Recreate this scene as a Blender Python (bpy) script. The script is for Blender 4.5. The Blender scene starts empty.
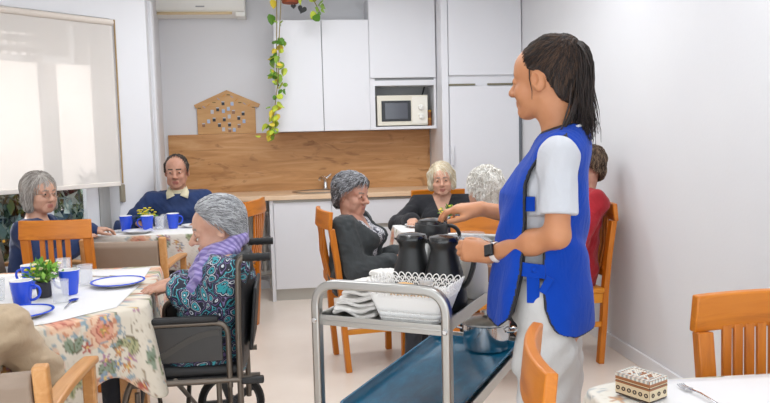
import bpy, bmesh, math, random
import numpy as np
from mathutils import Vector, Matrix, Euler
random.seed(7); RNG = np.random.default_rng(11)
SC = bpy.context.scene
COL = SC.collection
PI = math.pi

# ------------------------------------------------------------------ materials
def lin(h):
    h = h.lstrip('#')
    c = [int(h[i:i+2], 16)/255 for i in (0, 2, 4)]
    return tuple(x/12.92 if x <= .04045 else ((x+.055)/1.055)**2.4 for x in c)
def rgba(h): return (*lin(h), 1.0)
def new_mat(name):
    m = bpy.data.materials.new(name); m.use_nodes = True
    nt = m.node_tree; b = nt.nodes['Principled BSDF']
    return m, nt, b
def link(nt, a, b): nt.links.new(a, b)
def coords(nt, scale=(1, 1, 1), rot=(0, 0, 0), kind='Object'):
    t = nt.nodes.new('ShaderNodeTexCoord'); mp = nt.nodes.new('ShaderNodeMapping')
    mp.inputs['Scale'].default_value = scale; mp.inputs['Rotation'].default_value = rot
    link(nt, t.outputs[kind], mp.inputs[0]); return mp.outputs[0]
def noise(nt, vec, scale, detail=3, rough=.5, dist=0):
    n = nt.nodes.new('ShaderNodeTexNoise'); n.inputs['Scale'].default_value = scale
    n.inputs['Detail'].default_value = detail; n.inputs['Roughness'].default_value = rough
    n.inputs['Distortion'].default_value = dist
    link(nt, vec, n.inputs['Vector']); return n.outputs['Fac']
def ramp(nt, fac, stops, interp='LINEAR'):
    r = nt.nodes.new('ShaderNodeValToRGB'); e = r.color_ramp.elements; r.color_ramp.interpolation = interp
    while len(e) < len(stops): e.new(.5)
    for el, (p, c) in zip(e, stops): el.position = p; el.color = rgba(c) if isinstance(c, str) else c
    link(nt, fac, r.inputs[0]); return r.outputs[0]
def bump(nt, b, height, strength, dist=.01):
    n = nt.nodes.new('ShaderNodeBump'); n.inputs['Strength'].default_value = strength
    n.inputs['Distance'].default_value = dist
    link(nt, height, n.inputs['Height']); link(nt, n.outputs[0], b.inputs['Normal'])
def mat(name, col, rough=.5, metal=0, var=None, vscale=8, bmp=0, bscale=60, spec=None, coat=0, sheen=0, sss=0, vec=(1, 1, 1)):
    m, nt, b = new_mat(name)
    b.inputs['Base Color'].default_value = rgba(col)
    b.inputs['Roughness'].default_value = rough; b.inputs['Metallic'].default_value = metal
    if spec is not None: b.inputs['Specular IOR Level'].default_value = spec
    if coat: b.inputs['Coat Weight'].default_value = coat; b.inputs['Coat Roughness'].default_value = .1
    if sheen: b.inputs['Sheen Weight'].default_value = sheen
    if sss:
        b.inputs['Subsurface Weight'].default_value = sss; b.inputs['Subsurface Radius'].default_value = (.012, .005, .003)
        b.inputs['Subsurface Scale'].default_value = 1
    if var or bmp:
        v = coords(nt, vec)
        if var:
            f = noise(nt, v, vscale); link(nt, ramp(nt, f, [(.3, col), (.72, var)]), b.inputs['Base Color'])
        if bmp: bump(nt, b, noise(nt, v, bscale, 4), bmp)
    return m
def wood(name, c1, c2, c3, axis='x', scale=6, rough=.4, stretch=14, coat=.15, knots=False):
    m, nt, b = new_mat(name)
    s = [stretch, stretch, stretch]; s['xyz'.index(axis)] = 1.0
    v = coords(nt, tuple(s))
    f = noise(nt, v, scale*.35, 5, .6, .8)
    stops = [(.28, c1), (.5, c2), (.72, c3)]
    c = ramp(nt, f, stops)
    if knots:
        s2 = [4, 4, 4]; s2['xyz'.index(axis)] = 1.4
        k = noise(nt, coords(nt, tuple(s2)), 2.3, 3, .55, 1.4)
        kr = ramp(nt, k, [(.60, '000000'), (.72, 'FFFFFF')])
        mx = nt.nodes.new('ShaderNodeMix'); mx.data_type = 'RGBA'
        mx.inputs['B'].default_value = rgba(knots)
        mu = nt.nodes.new('ShaderNodeMath'); mu.operation = 'MULTIPLY'; mu.inputs[1].default_value = .75
        link(nt, kr, mu.inputs[0]); link(nt, mu.outputs[0], mx.inputs['Factor'])
        link(nt, c, mx.inputs['A']); c = mx.outputs['Result']
    link(nt, c, b.inputs['Base Color'])
    b.inputs['Roughness'].default_value = rough; b.inputs['Coat Weight'].default_value = coat
    bump(nt, b, f, .08, .004)
    return m
def attr_mat(name, attr='pattern', rough=.8, bmp=.15):
    m, nt, b = new_mat(name)
    a = nt.nodes.new('ShaderNodeAttribute'); a.attribute_name = attr
    link(nt, a.outputs['Color'], b.inputs['Base Color']); b.inputs['Roughness'].default_value = rough
    b.inputs['Sheen Weight'].default_value = .1
    bump(nt, b, noise(nt, coords(nt), 350, 2), bmp, .002)
    return m
def clear(name, col='FFFFFF', alpha=.25, rough=.15, spec=.5):
    m, nt, b = new_mat(name)
    b.inputs['Base Color'].default_value = rgba(col); b.inputs['Roughness'].default_value = rough
    b.inputs['Alpha'].default_value = alpha; b.inputs['Specular IOR Level'].default_value = spec
    return m

# ------------------------------------------------------------------ mesh building
class MB:
    def __init__(s): s.v = []; s.f = []; s.mi = []
    def add(s, vs, fs, m=0):
        o = len(s.v); s.v += [tuple(map(float, v)) for v in vs]
        s.f += [tuple(i+o for i in f) for f in fs]; s.mi += [m]*len(fs); return s
    def box(s, c, d, R=None, m=0):
        x, y, z = (k/2 for k in d)
        vs = [Vector(p) for p in ((-x,-y,-z),(x,-y,-z),(x,y,-z),(-x,y,-z),(-x,-y,z),(x,-y,z),(x,y,z),(-x,y,z))]
        if R is not None: vs = [R @ v for v in vs]
        return s.add([v+Vector(c) for v in vs], [(0,3,2,1),(4,5,6,7),(0,1,5,4),(1,2,6,5),(2,3,7,6),(3,0,4,7)], m)
    def bb(s, x0, x1, y0, y1, z0, z1, m=0):
        return s.box(((x0+x1)/2, (y0+y1)/2, (z0+z1)/2), (abs(x1-x0), abs(y1-y0), abs(z1-z0)), None, m)
    def tube(s, pts, r, n=10, closed=False, m=0, sx=1.0, up=None, caps=True):
        P = [Vector(p) for p in pts]; N = len(P); rs = r if hasattr(r, '__len__') else [r]*N
        ref = Vector(up) if up else None; rings = []; prev = None
        for i, p in enumerate(P):
            a = P[(i-1) % N] if (closed or i > 0) else p; b = P[(i+1) % N] if (closed or i < N-1) else p
            t = (b-a).normalized()
            u = ref if ref is not None else (prev if prev is not None else (Vector((0,0,1)) if abs(t.z) < .9 else Vector((1,0,0))))
            u = (u - t*u.dot(t))
            if u.length < 1e-6: u = t.orthogonal()
            u.normalize(); w = t.cross(u); prev = u
            rings.append([p + (u*math.cos(q)+w*math.sin(q)*sx)*rs[i] for q in (2*PI*k/n for k in range(n))])
        vs = [v for ring in rings for v in ring]; fs = []
        for i in range(N if closed else N-1):
            j = (i+1) % N
            for k in range(n): fs.append((i*n+k, i*n+(k+1) % n, j*n+(k+1) % n, j*n+k))
        if caps and not closed:
            fs.append(tuple(range(n))[::-1]); fs.append(tuple((N-1)*n+k for k in range(n)))
        return s.add(vs, fs, m)
    def bar(s, pts, w, h, m=0, up=(0,0,1)):
        # rectangular section swept along pts; h along 'up'
        P = [Vector(p) for p in pts]; N = len(P); vs = []
        for i, p in enumerate(P):
            t = (P[min(i+1, N-1)]-P[max(i-1, 0)]).normalized(); u = Vector(up); u = (u-t*u.dot(t)).normalized(); q = t.cross(u)
            vs += [p+u*h/2+q*w/2, p+u*h/2-q*w/2, p-u*h/2-q*w/2, p-u*h/2+q*w/2]
        fs = [(i*4+k, i*4+(k+1) % 4, (i+1)*4+(k+1) % 4, (i+1)*4+k) for i in range(N-1) for k in range(4)]
        fs += [(3,2,1,0), ((N-1)*4, (N-1)*4+1, (N-1)*4+2, (N-1)*4+3)]
        return s.add(vs, fs, m)
    def lathe(s, prof, n=28, c=(0,0,0), m=0, sx=1, sy=1):
        vs = []; fs = []; K = len(prof)
        for (r, z) in prof:
            for k in range(n):
                a = 2*PI*k/n; vs.append((c[0]+r*sx*math.cos(a), c[1]+r*sy*math.sin(a), c[2]+z))
        for i in range(K-1):
            for k in range(n): fs.append((i*n+k, i*n+(k+1) % n, (i+1)*n+(k+1) % n, (i+1)*n+k))


        return s.add(vs, fs, m)
    def prism(s, poly, d, M=None, m=0):
        # poly in local xz-plane, extruded along y from 0 to d; M = 4x4
        M = M or Matrix.Identity(4); n = len(poly)
        vs = [M @ Vector((x, 0, z)) for x, z in poly]+[M @ Vector((x, d, z)) for x, z in poly]
        fs = [tuple(range(n)), tuple(range(2*n-1, n-1, -1))]+[(i, i+n, (i+1) % n+n, (i+1) % n) for i in range(n)]
        return s.add(vs, fs, m)
    def sphere(s, c, r, n=12, m=0, R=None):
        r = r if hasattr(r, '__len__') else (r, r, r); vs = []; fs = []; k2 = max(6, n//2+2)
        for i in range(1, k2):
            th = PI*i/k2
            for k in range(n):
                p = Vector((math.sin(th)*math.cos(2*PI*k/n)*r[0], math.sin(th)*math.sin(2*PI*k/n)*r[1], math.cos(th)*r[2]))
                vs.append((R @ p if R is not None else p)+Vector(c))
        top = Vector((0, 0, r[2])); bot = -top
        vs += [(R @ top if R is not None else top)+Vector(c), (R @ bot if R is not None else bot)+Vector(c)]
        for i in range(k2-2):
            for k in range(n): fs.append((i*n+k, (i+1)*n+k, (i+1)*n+(k+1) % n, i*n+(k+1) % n))
        T = (k2-1)*n
        for k in range(n): fs.append((T, k, (k+1) % n)); fs.append((T+1, (k2-2)*n+(k+1) % n, (k2-2)*n+k))
        return s.add(vs, fs, m)
    def build(s, name, mats, parent=None, bevel=0, ang=40, seg=2, loc=None, rot=None):
        me = bpy.data.meshes.new(name); me.from_pydata(s.v, [], s.f); me.validate()
        mats = mats if isinstance(mats, (list, tuple)) else [mats]
        for m in mats: me.materials.append(m)
        if len(mats) > 1 and len(me.polygons) == len(s.mi): me.polygons.foreach_set('material_index', s.mi)
        bm = bmesh.new(); bm.from_mesh(me); bmesh.ops.recalc_face_normals(bm, faces=bm.faces); bm.to_mesh(me); bm.free()
        me.polygons.foreach_set('use_smooth', [True]*len(me.polygons)); me.set_sharp_from_angle(angle=math.radians(ang))
        o = bpy.data.objects.new(name, me); COL.objects.link(o)
        if parent is not None: o.parent = parent
        if loc is not None: o.location = loc
        if rot is not None: o.rotation_euler = rot
        if bevel:
            b = o.modifiers.new('bevel', 'BEVEL'); b.width = bevel; b.segments = seg; b.limit_method = 'ANGLE'; b.angle_limit = math.radians(35)
        return o
def tag(o, label=None, cat=None, group=None, kind=None):
    if label: o['label'] = label
    if cat: o['category'] = cat
    if group: o['group'] = group
    if kind: o['kind'] = kind
    return o
def thing(name, label, cat, loc=(0,0,0), rz=0, group=None):
    o = bpy.data.objects.new(name, None); COL.objects.link(o); o.empty_display_size = .1
    o.location = loc; o.rotation_euler = (0, 0, rz); return tag(o, label, cat, group)
def dup(root, loc, rz, label=None, group=None):
    def cp(o, par):
        c = o.copy(); COL.objects.link(c)
        if par is not None: c.parent = par
        for ch in list(o.children): cp(ch, c)
        return c
    r = cp(root, None); r.location = loc; r.rotation_euler = (0, 0, rz)
    if label: r['label'] = label
    if group: r['group'] = group
    return r
def struct(name, mb, m, bevel=0, parent=None, **k):
    o = mb.build(name, m, parent, bevel=bevel, **k); 
    if parent is None: o['kind'] = 'structure'
    return o
def bez(p0, p1, p2, p3, n=12):
    p0, p1, p2, p3 = map(Vector, (p0, p1, p2, p3))
    return [p0*(1-t)**3+p1*3*t*(1-t)**2+p2*3*t*t*(1-t)+p3*t**3 for t in (i/(n-1) for i in range(n))]
def arc_path(pts, r, n=6):
    # polyline with rounded corners
    P = [Vector(p) for p in pts]; out = [P[0]]
    for i in range(1, len(P)-1):
        a = (P[i-1]-P[i]).normalized(); b = (P[i+1]-P[i]).normalized()
        s0 = P[i]+a*r; s1 = P[i]+b*r
        for k in range(n+1):
            t = k/n; out.append(s0*(1-t)**2+P[i]*2*t*(1-t)+s1*t*t)
    out.append(P[-1]); return out

# ------------------------------------------------------------------ signed-distance modelling (people, hair, clothing)
A3 = lambda p: np.array(p, float)
def unit(v): v = A3(v); return v/np.linalg.norm(v)
class Field:
    def __init__(s, lo, hi, h):
        s.lo = A3(lo); s.h = h; s.n = np.ceil((A3(hi)-s.lo)/h).astype(int)+1
        s.D = np.full(s.n, .5, np.float32)
        s.ax = [(s.lo[i]+np.arange(s.n[i])*h).astype(np.float32) for i in range(3)]
    def put(s, fn, lo, hi, k=.02, op='u'):
        m = k+3*s.h+.012
        i0 = np.clip(np.floor((A3(lo)-m-s.lo)/s.h).astype(int), 0, s.n); i1 = np.clip(np.ceil((A3(hi)+m-s.lo)/s.h).astype(int)+1, 0, s.n)
        if (i1 <= i0).any(): return s
        sl = tuple(slice(a, b) for a, b in zip(i0, i1))
        X = s.ax[0][sl[0]][:, None, None]; Y = s.ax[1][sl[1]][None, :, None]; Z = s.ax[2][sl[2]][None, None, :]
        d = fn(X, Y, Z).astype(np.float32); A = s.D[sl]
        if op == 'u':
            q = np.clip(.5+.5*(A-d)/k, 0, 1); s.D[sl] = A*(1-q)+d*q-k*q*(1-q)
        else:
            d = -d; q = np.clip(.5-.5*(A-d)/k, 0, 1); s.D[sl] = A*(1-q)+d*q+k*q*(1-q)
        return s
    def cone(s, a, b, ra, rb=None, k=.02, op='u'):
        a = A3(a); b = A3(b); rb = ra if rb is None else rb; ab = b-a; L = max(ab@ab, 1e-9)
        def fn(X, Y, Z):
            x = X-a[0]; y = Y-a[1]; z = Z-a[2]
            t = np.clip((x*ab[0]+y*ab[1]+z*ab[2])/L, 0, 1)
            return np.sqrt((x-t*ab[0])**2+(y-t*ab[1])**2+(z-t*ab[2])**2)-(ra+(rb-ra)*t)
        R = max(ra, rb)
        return s.put(fn, np.minimum(a, b)-R, np.maximum(a, b)+R, k, op)
    def chain(s, pts, rs, k=.02, op='u'):
        for i in range(len(pts)-1): s.cone(pts[i], pts[i+1], rs[i], rs[i+1], k, op)
        return s
    def ell(s, c, r, M=None, k=.02, op='u'):
        c = A3(c); r = A3(r); M = np.eye(3) if M is None else np.asarray(M)
        def fn(X, Y, Z):
            x = X-c[0]; y = Y-c[1]; z = Z-c[2]
            u, v, w = ((x*M[0, i]+y*M[1, i]+z*M[2, i]) for i in range(3))
            k0 = np.sqrt((u/r[0])**2+(v/r[1])**2+(w/r[2])**2); k1 = np.sqrt((u/r[0]**2)**2+(v/r[1]**2)**2+(w/r[2]**2)**2)
            return k0*(k0-1)/np.maximum(k1, 1e-6)
        R = np.sqrt((M**2)@(r**2))
        return s.put(fn, c-R, c+R, k, op)
    def loft(s, secs, k=.02, M=None, o=(0,0,0)):
        # secs: (z, cx, cy, rx, ry)
        S = np.array(secs, float); o = A3(o); M = np.eye(3) if M is None else np.asarray(M)
        def fn(X, Y, Z):
            x = X-o[0]; y = Y-o[1]; z = Z-o[2]
            u, v, w = ((x*M[0, i]+y*M[1, i]+z*M[2, i]) for i in range(3))
            w = np.broadcast_to(w, np.broadcast_shapes(u.shape, v.shape, w.shape))
            cx, cy, rx, ry = (np.interp(w, S[:, 0], S[:, j]).astype(np.float32) for j in (1, 2, 3, 4))
            a = (u-cx)/rx; b = (v-cy)/ry; k0 = np.sqrt(a*a+b*b); k1 = np.sqrt((a/rx)**2+(b/ry)**2)
            d = k0*(k0-1)/np.maximum(k1, 1e-5)
            e = np.maximum(S[0, 0]-w, w-S[-1, 0])
            return np.where(e > 0, np.where(d > 0, np.sqrt(d*d+e*e), e), np.maximum(d, e))
        pts = []
        for z, cx, cy, rx, ry in S:
            for sx in (-1, 1):
                for sy in (-1, 1): pts.append(M@A3((cx+sx*rx, cy+sy*ry, z))+o)
        pts = np.array(pts); return s.put(fn, pts.min(0), pts.max(0), k)
    def near(s, w):
        idx = np.nonzero(np.abs(s.D) < w); return idx, s.ax[0][idx[0]], s.ax[1][idx[1]], s.ax[2][idx[2]]
    def wob(s, amp, freq, seed=0, vec=(1, 1, 1), octs=3, fn=None):
        idx, x, y, z = s.near(amp*3+4*s.h); g = np.random.default_rng(seed); d = np.zeros_like(x)
        for o in range(octs):
            f = freq*1.8**o; 
            for _ in range(3):
                v = unit(g.normal(size=3)*A3(vec))*1.0; v = v*f; d += np.sin(x*v[0]*2*PI+y*v[1]*2*PI+z*v[2]*2*PI+g.uniform(0, 6.28)+1.3*np.sin(f*2.1*(y-x+z)))/(3*1.7**o)
        s.D[idx] += (d*amp).astype(np.float32); return s
    def shift(s, fn, w=.05):
        idx, x, y, z = s.near(w); s.D[idx] += fn(x, y, z).astype(np.float32); return s
    def cut(s, fn, k=0):
        X = s.ax[0][:, None, None]; Y = s.ax[1][None, :, None]; Z = s.ax[2][None, None, :]
        d = fn(X, Y, Z).astype(np.float32)
        if k:
            q = np.clip(.5-.5*(s.D-d)/k, 0, 1); s.D = (s.D*(1-q)+d*q+k*q*(1-q)).astype(np.float32)
        else: s.D = np.maximum(s.D, d)
        return s
    def plane(s, p, n): # keep the side opposite to n
        n = unit(n); p = A3(p); return s.cut(lambda X, Y, Z: (X-p[0])*n[0]+(Y-p[1])*n[1]+(Z-p[2])*n[2])
    def mesh(s):
        D = s.D.copy(); D[0] = D[-1] = .1; D[:, 0] = D[:, -1] = .1; D[:, :, 0] = D[:, :, -1] = .1
        I = D < 0; nx, ny, nz = D.shape
        def cs(a, i, j, k): return a[i:nx-1+i, j:ny-1+j, k:nz-1+k]
        an = np.zeros((nx-1, ny-1, nz-1), bool); al = np.ones_like(an)
        for i in (0, 1):
            for j in (0, 1):
                for k in (0, 1): c = cs(I, i, j, k); an |= c; al &= c
        mask = an & ~al; ci = np.argwhere(mask); N = len(ci)
        ID = np.full(mask.shape, -1, np.int64); ID[mask] = np.arange(N)
        pos = np.zeros((N, 3)); cnt = np.zeros(N)
        corners = [(i, j, k) for i in (0, 1) for j in (0, 1) for k in (0, 1)]
        for a in corners:
            for ax in range(3):
                if a[ax]: continue
                b = list(a); b[ax] = 1
                d0 = D[tuple((ci+A3(a).astype(int)).T)]; d1 = D[tuple((ci+A3(b).astype(int)).T)]
                x = (d0 < 0) != (d1 < 0); t = np.where(x, d0/np.where(x, d0-d1, 1), 0)
                p = np.tile(A3(a), (N, 1)); p[:, ax] += t
                pos[x] += p[x]; cnt[x] += 1
        V = s.lo+(ci+pos/np.maximum(cnt, 1)[:, None])*s.h
        Q = []
        for ax in range(3):
            sh = [slice(1, -1)]*3; sh[ax] = slice(0, -1); sh2 = [slice(1, -1)]*3; sh2[ax] = slice(1, None)
            a = I[tuple(sh)]; b = I[tuple(sh2)]; e = np.argwhere(a != b)
            if not len(e): continue
            off = np.ones(3, int); off[ax] = 0; e = e+off
            up = I[tuple(e.T)]
            u, v = [(1, 2), (2, 0), (0, 1)][ax]; eu = np.zeros(3, int); eu[u] = 1; ev = np.zeros(3, int); ev[v] = 1
            q = np.stack([ID[tuple((e-eu-ev).T)], ID[tuple((e-ev).T)], ID[tuple(e.T)], ID[tuple((e-eu).T)]], 1)
            q[~up] = q[~up][:, ::-1]; Q.append(q)
        Q = np.concatenate(Q); return V, Q
    def build(s, name, mats, parent=None, pick=None, paint=None, relax=1):
        V, Q = s.mesh()
        for _ in range(relax):
            acc = np.zeros_like(V); c = np.zeros(len(V))
            for i in range(4):
                a = Q[:, i]; b = Q[:, (i+1) % 4]; np.add.at(acc, a, V[b]); np.add.at(acc, b, V[a]); np.add.at(c, a, 1); np.add.at(c, b, 1)
            V = V*.5+.5*acc/np.maximum(c, 1)[:, None]
        me = bpy.data.meshes.new(name); n = len(V); f = len(Q)
        me.vertices.add(n); me.vertices.foreach_set('co', V.astype(np.float32).ravel())
        me.loops.add(f*4); me.loops.foreach_set('vertex_index', Q.astype(np.int32).ravel())
        me.polygons.add(f); me.polygons.foreach_set('loop_start', np.arange(0, f*4, 4, dtype=np.int32))
        mats = mats if isinstance(mats, (list, tuple)) else [mats]
        for m in mats: me.materials.append(m)
        me.update(calc_edges=True); me.polygons.foreach_set('use_smooth', [True]*f)
        if pick is not None:
            me.polygons.foreach_set('material_index', pick(V[Q].mean(1)).astype(np.int32))
        if paint is not None:
            ca = me.color_attributes.new('pattern', 'FLOAT_COLOR', 'POINT'); c = np.ones((n, 4), np.float32); c[:, :3] = paint(V); ca.data.foreach_set('color', c.ravel())
        me.update(); o = bpy.data.objects.new(name, me); COL.objects.link(o)
        if parent is not None: o.parent = parent
        return o
def rotm(yaw=0, pitch=0, roll=0):
    # columns: right, forward, up; yaw>0 turns left, pitch>0 looks up, roll>0 leans to the right
    return np.array(Euler((pitch, roll, yaw), 'XYZ').to_matrix()) if False else np.array(Matrix.Rotation(yaw, 3, 'Z') @ Matrix.Rotation(pitch, 3, 'X') @ Matrix.Rotation(roll, 3, 'Y'))
# ------------------------------------------------------------------ people kit (local frame: +Y forward, +X the person's right, Z up)
def skin_mat(name, c, c2, rough=.5): return mat(name, c, rough, var=c2, vscale=14, bmp=.06, bscale=220, sss=.08)
M_EYEW = mat('eye_white', 'B5A89C', .4); M_IRIS = mat('eye_iris', '3A2A20', .2); M_IRISB = mat('eye_iris_grey', '55656E', .2)
M_NAIL = mat('dark_nail_polish', '2A2B33', .2)
M_SHOE = mat('shoe_leather', '2C2A2A', .45)
def head_geo(F, c, M, sc=1.0, nose=1.0, jaw=1.0, cheek=1.0, old=0.0, smile=0.0):
    T = lambda *p: A3(c)+np.asarray(M)@(A3(p)*sc)
    E = lambda p, r, k=.02, op='u', R=None: F.ell(T(*p), A3(r)*sc, np.asarray(M) if R is None else np.asarray(M)@R, k*sc, op)
    C = lambda a, b, ra, rb, k=.015, op='u': F.cone(T(*a), T(*b), ra*sc, rb*sc, k*sc, op)
    E((0, -.014, .032), (.074, .096, .085), .01)
    E((0, .038, .036), (.060, .052, .050), .03)
    E((0, .024, -.048), (.057*jaw, .060, .062), .03)
    E((0, .064, -.092), (.022*jaw, .021, .020), .022)
    for s in (-1, 1):
        C((s*.050*jaw, -.008, -.052), (s*.018, .064, -.094), .017, .015, .025)
        E((s*.036, .058, -.036), (.026*cheek, .024, .026), .025)
        C((s*.013, .086, .021), (s*.044, .067, .018), .0085, .0085, .014)
        E((s*.031, .104, .000), (.017, .016, .013), .012, 's')
        E((s*.031, .079, .000), (.0145, .0125, .0125), .004)
        E((s*.0135*nose, .096, -.037), (.0095, .010, .0085), .008)
        R = np.array(Matrix.Rotation(-s*.35, 3, 'Z') @ Matrix.Rotation(-.2, 3, 'X'))
        E((s*.077, -.014, -.008), (.010, .020, .032), .008, R=R)
        E((s*.084, -.008, -.004), (.006, .010, .016), .006, 's', R=R)
        if old:
            C((s*.024, .101, -.036), (s*.036, .082, -.074), .0045*old, .0035*old, .008, 's')
            C((s*.018, .093, -.018), (s*.042, .080, -.020), .0035*old, .003*old, .008, 's')
            E((s*.044, .045, -.072), (.018, .022, .02), .02)
    C((0, .086, .008), (0, .109*(.5+.5*nose), -.032), .0085, .0125*nose, .014)
    C((-.019, .080, -.066+smile*.006), (0, .0905, -.064), .0065, .0075, .010); C((.019, .080, -.066+smile*.006), (0, .0905, -.064), .0065, .0075, .010)
    C((-.014, .081, -.076+smile*.004), (.014, .081, -.076+smile*.004), .0085, .0085, .010); E((0, .086, -.077), (.010, .0065, .007), .008)
    C((-.024, .093, -.0705+smile*.006), (0, .099, -.0705), .0022, .003, .004, 's'); C((.024, .093, -.0705+smile*.006), (0, .099, -.0705), .0022, .003, .004, 's')
    return T
def face_pick(c, M, sc, mouth=True, brow=True, extra=None):
    c = A3(c); M = np.asarray(M)
    def f(P):
        L = ((P-c)@M)/sc; x, y, z = np.abs(L[:, 0]), L[:, 1], L[:, 2]; r = np.zeros(len(P), int)
        if mouth: r[(x < .021-.35*np.abs(z+.0705)) & (y > .07) & (np.abs(z+.0705) < .011)] = 1
        if brow: r[(x > .011) & (x < .046) & (np.abs(z-.0215+.10*np.maximum(0, x-.033)) < .0042) & (y > .05)] = 2
        if extra is not None: extra(L, r, P)
        return r
    return f
def eyes(T, M, sc, par, iris, r=.0118, lid=0.0):
    M3 = Matrix(np.asarray(M).tolist())
    for s in (-1, 1):
        m = MB()
        m.sphere(T(s*.031, .0805, -.0005), (.0118*sc, r*sc, (.0080-lid)*sc), 12, 0, M3)
        m.sphere(T(s*.031, .0895, -.0005), (.0062*sc, .0036*sc, (.0066-lid*.5)*sc), 10, 1, M3)
        m.build('eye', [M_EYEW, iris], par)
def hand_geo(F, w, d, nrm, side, curl=(.5, .5, .5, .5), thumb=(.35, .5), sc=1.0, spread=1.0, k=.004, tips=None, flex=None):
    d = unit(d); nrm = A3(nrm)-d*np.dot(nrm, d); nrm = unit(nrm); t = np.cross(d, nrm)*side; w = A3(w)
    offs = (.026, .009, -.009, -.025); kd = (.086, .090, .085, .075); ln = (.072, .080, .074, .058); rr = (.0088, .009, .0086, .0076)
    P0 = [w+d*kd[i]*sc+t*offs[i]*sc*.95 for i in range(4)]
    for i in range(4): F.cone(w+t*offs[i]*.45*sc+d*.004, P0[i], .0185*sc, .0118*sc, .014*sc)
    F.cone(w+d*.03*sc+t*.012*sc-nrm*.006*sc, w+d*.06*sc+t*.022*sc-nrm*.004*sc, .016*sc, .012*sc, .014*sc)
    ends = []
    for i in range(4):
        p = P0[i]; a = curl[i]; ang = a*.6; q = unit(d+t*(offs[i]*1.6*spread))
        for j, fr in enumerate((.45, .30, .25)):
            v = q*math.cos(ang)-nrm*math.sin(ang); p2 = p+v*ln[i]*fr*sc
            r0 = rr[i]*(1-.10*j)*sc; F.cone(p, p2, r0, r0*.9, k*sc if j else .008*sc); p = p2; ang += a*(1.0 if j == 0 else .7)
        ends.append((p, v))
    b = w+d*.022*sc+t*.020*sc-nrm*.008*sc; op, bend = thumb
    v1 = unit(d*.75+t*(.35+op)-nrm*.35); b1 = b+v1*.042*sc; v2 = unit(v1*(1-bend)+d*.9*bend+v1*.2-t*.25*bend); b2 = b1+v2*.032*sc
    v3 = unit(v2+d*.4*bend-t*.4*bend); b3 = b2+v3*.024*sc
    F.cone(b, b1, .0150*sc, .0115*sc, .012*sc); F.cone(b1, b2, .0112*sc, .0100*sc, k*sc); F.cone(b2, b3, .0100*sc, .0085*sc, k*sc)
    ends.append((b3, v3)); return ends
def ik(s, w, l1, l2, pole):
    s = A3(s); w = A3(w); v = w-s; d = np.linalg.norm(v); dm = (l1+l2)*.995
    if d > dm: w = s+v*dm/d; d = dm; v = w-s
    u = v/d; a = (l1*l1-l2*l2+d*d)/(2*d); h = math.sqrt(max(l1*l1-a*a, 0)); q = A3(pole); q = q-u*np.dot(q, u); q = unit(q)
    return s+u*a+q*h, w
def seated(zs=.46, lean=0., H=.47, hunch=.03, shw=.165, hipw=.09, wl=(-.15, .35, .76), wr=(.15, .35, .76), pl=(-1, -.6, -.6), pr=(1, -.6, -.6), head=(0, .05, .165), rot=(0, 0, 0), twist=0., knee=.42, l1=.27, l2=.245, foot=.40):
    J = {}; p = A3((0, 0, zs+.09)); up = A3((0, math.sin(lean), math.cos(lean))); n = p+up*H+A3((0, hunch, 0)); J['p'] = p; J['n'] = n; J['up'] = up; J['H'] = H; J['hunch'] = hunch
    ct, st = math.cos(twist), math.sin(twist); J['X'] = X = A3((ct, st, 0)); J['Yd'] = Yd = A3((-st, ct, 0))
    for s, nm, w, pole in ((-1, 'L', wl, pl), (1, 'R', wr, pr)):
        J['s'+nm] = sh = n+X*s*shw+A3((0, 0, -.055))-Yd*.01; J['e'+nm], J['w'+nm] = ik(sh, w, l1, l2, pole)
        J['h'+nm] = A3((s*hipw, 0, zs+.085)); J['k'+nm] = A3((s*(hipw+.01), knee, zs+.06)); J['a'+nm] = A3((s*(hipw+.01), foot, .085))
    J['hc'] = n+A3((0, 0, head[2]))+Yd*head[1]+X*head[0]; J['M'] = rotm(*rot); J['twist'] = twist; J['shw'] = shw; return J
def torso_geo(F, J, off=0., belly=0., bust=0., wide=1.0, top=True, hip=True):
    up = J['up']; X = J['X']; Yd = np.cross(up, X); M = np.stack([X, Yd, up], 1); H = J['H']; hn = J['hunch']; o = off
    secs = [(-.10, 0, 0, .150, .105), (.02, 0, .0, .158, .118), (.14*H/.47, 0, .015+belly*.5, .150, .112+belly*.6), (.26*H/.47, 0, .01+hn*.3, .150, .108), (.36*H/.47, 0, hn*.7, .158, .104), (H-.06, 0, hn, .140, .082), (H-.02, 0, hn, .09, .06)]
    if not hip: secs = secs[1:]
    F.loft([(z, a, b, rx*wide+o, ry*wide+o) for z, a, b, rx, ry in secs], .03, M, J['p'])
    n = J['n']
    if top:
        for nm, s in (('L', -1), ('R', 1)):
            F.cone(n+X*s*.04+A3((0, 0, -.035)), J['s'+nm], .050+o, .052+o, .05)
    if bust:
        for s in (-1, 1): F.ell(J['p']+up*(H*.60)+X*s*.068+Yd*(.085+hn*.5), (.062+o, .05+bust+o, .062+o), M, .05)
def arm_geo(F, J, nm, off=0., k=.025, upto=1.0, r=(.047, .040, .030)):
    o = off; F.cone(J['s'+nm], J['e'+nm], r[0]+o, r[1]+o, k)
    w = J['e'+nm]+(J['w'+nm]-J['e'+nm])*upto; F.cone(J['e'+nm], w, r[1]+o, r[2]+(r[1]-r[2])*(1-upto)+o, k)
def leg_geo(F, J, off=0.):
    for nm in 'LR':
        F.cone(J['h'+nm], J['k'+nm], .080+off, .056+off, .04); F.cone(J['k'+nm], J['a'+nm], .054+off, .036+off, .03)
def shoes(J, par, m=None):
    F = Field((-.25, .1, -.01), (.25, .75, .2), .008)
    for nm in 'LR':
        a = J['a'+nm]; F.cone(a+A3((0, -.03, -.035)), a+A3((0, .13, -.048)), .045, .036, .03); F.cone(a, a+A3((0, 0, -.04)), .045, .045, .02)
    F.cut(lambda X, Y, Z: .002-Z); return F.build('shoes', m or M_SHOE, par)
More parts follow.
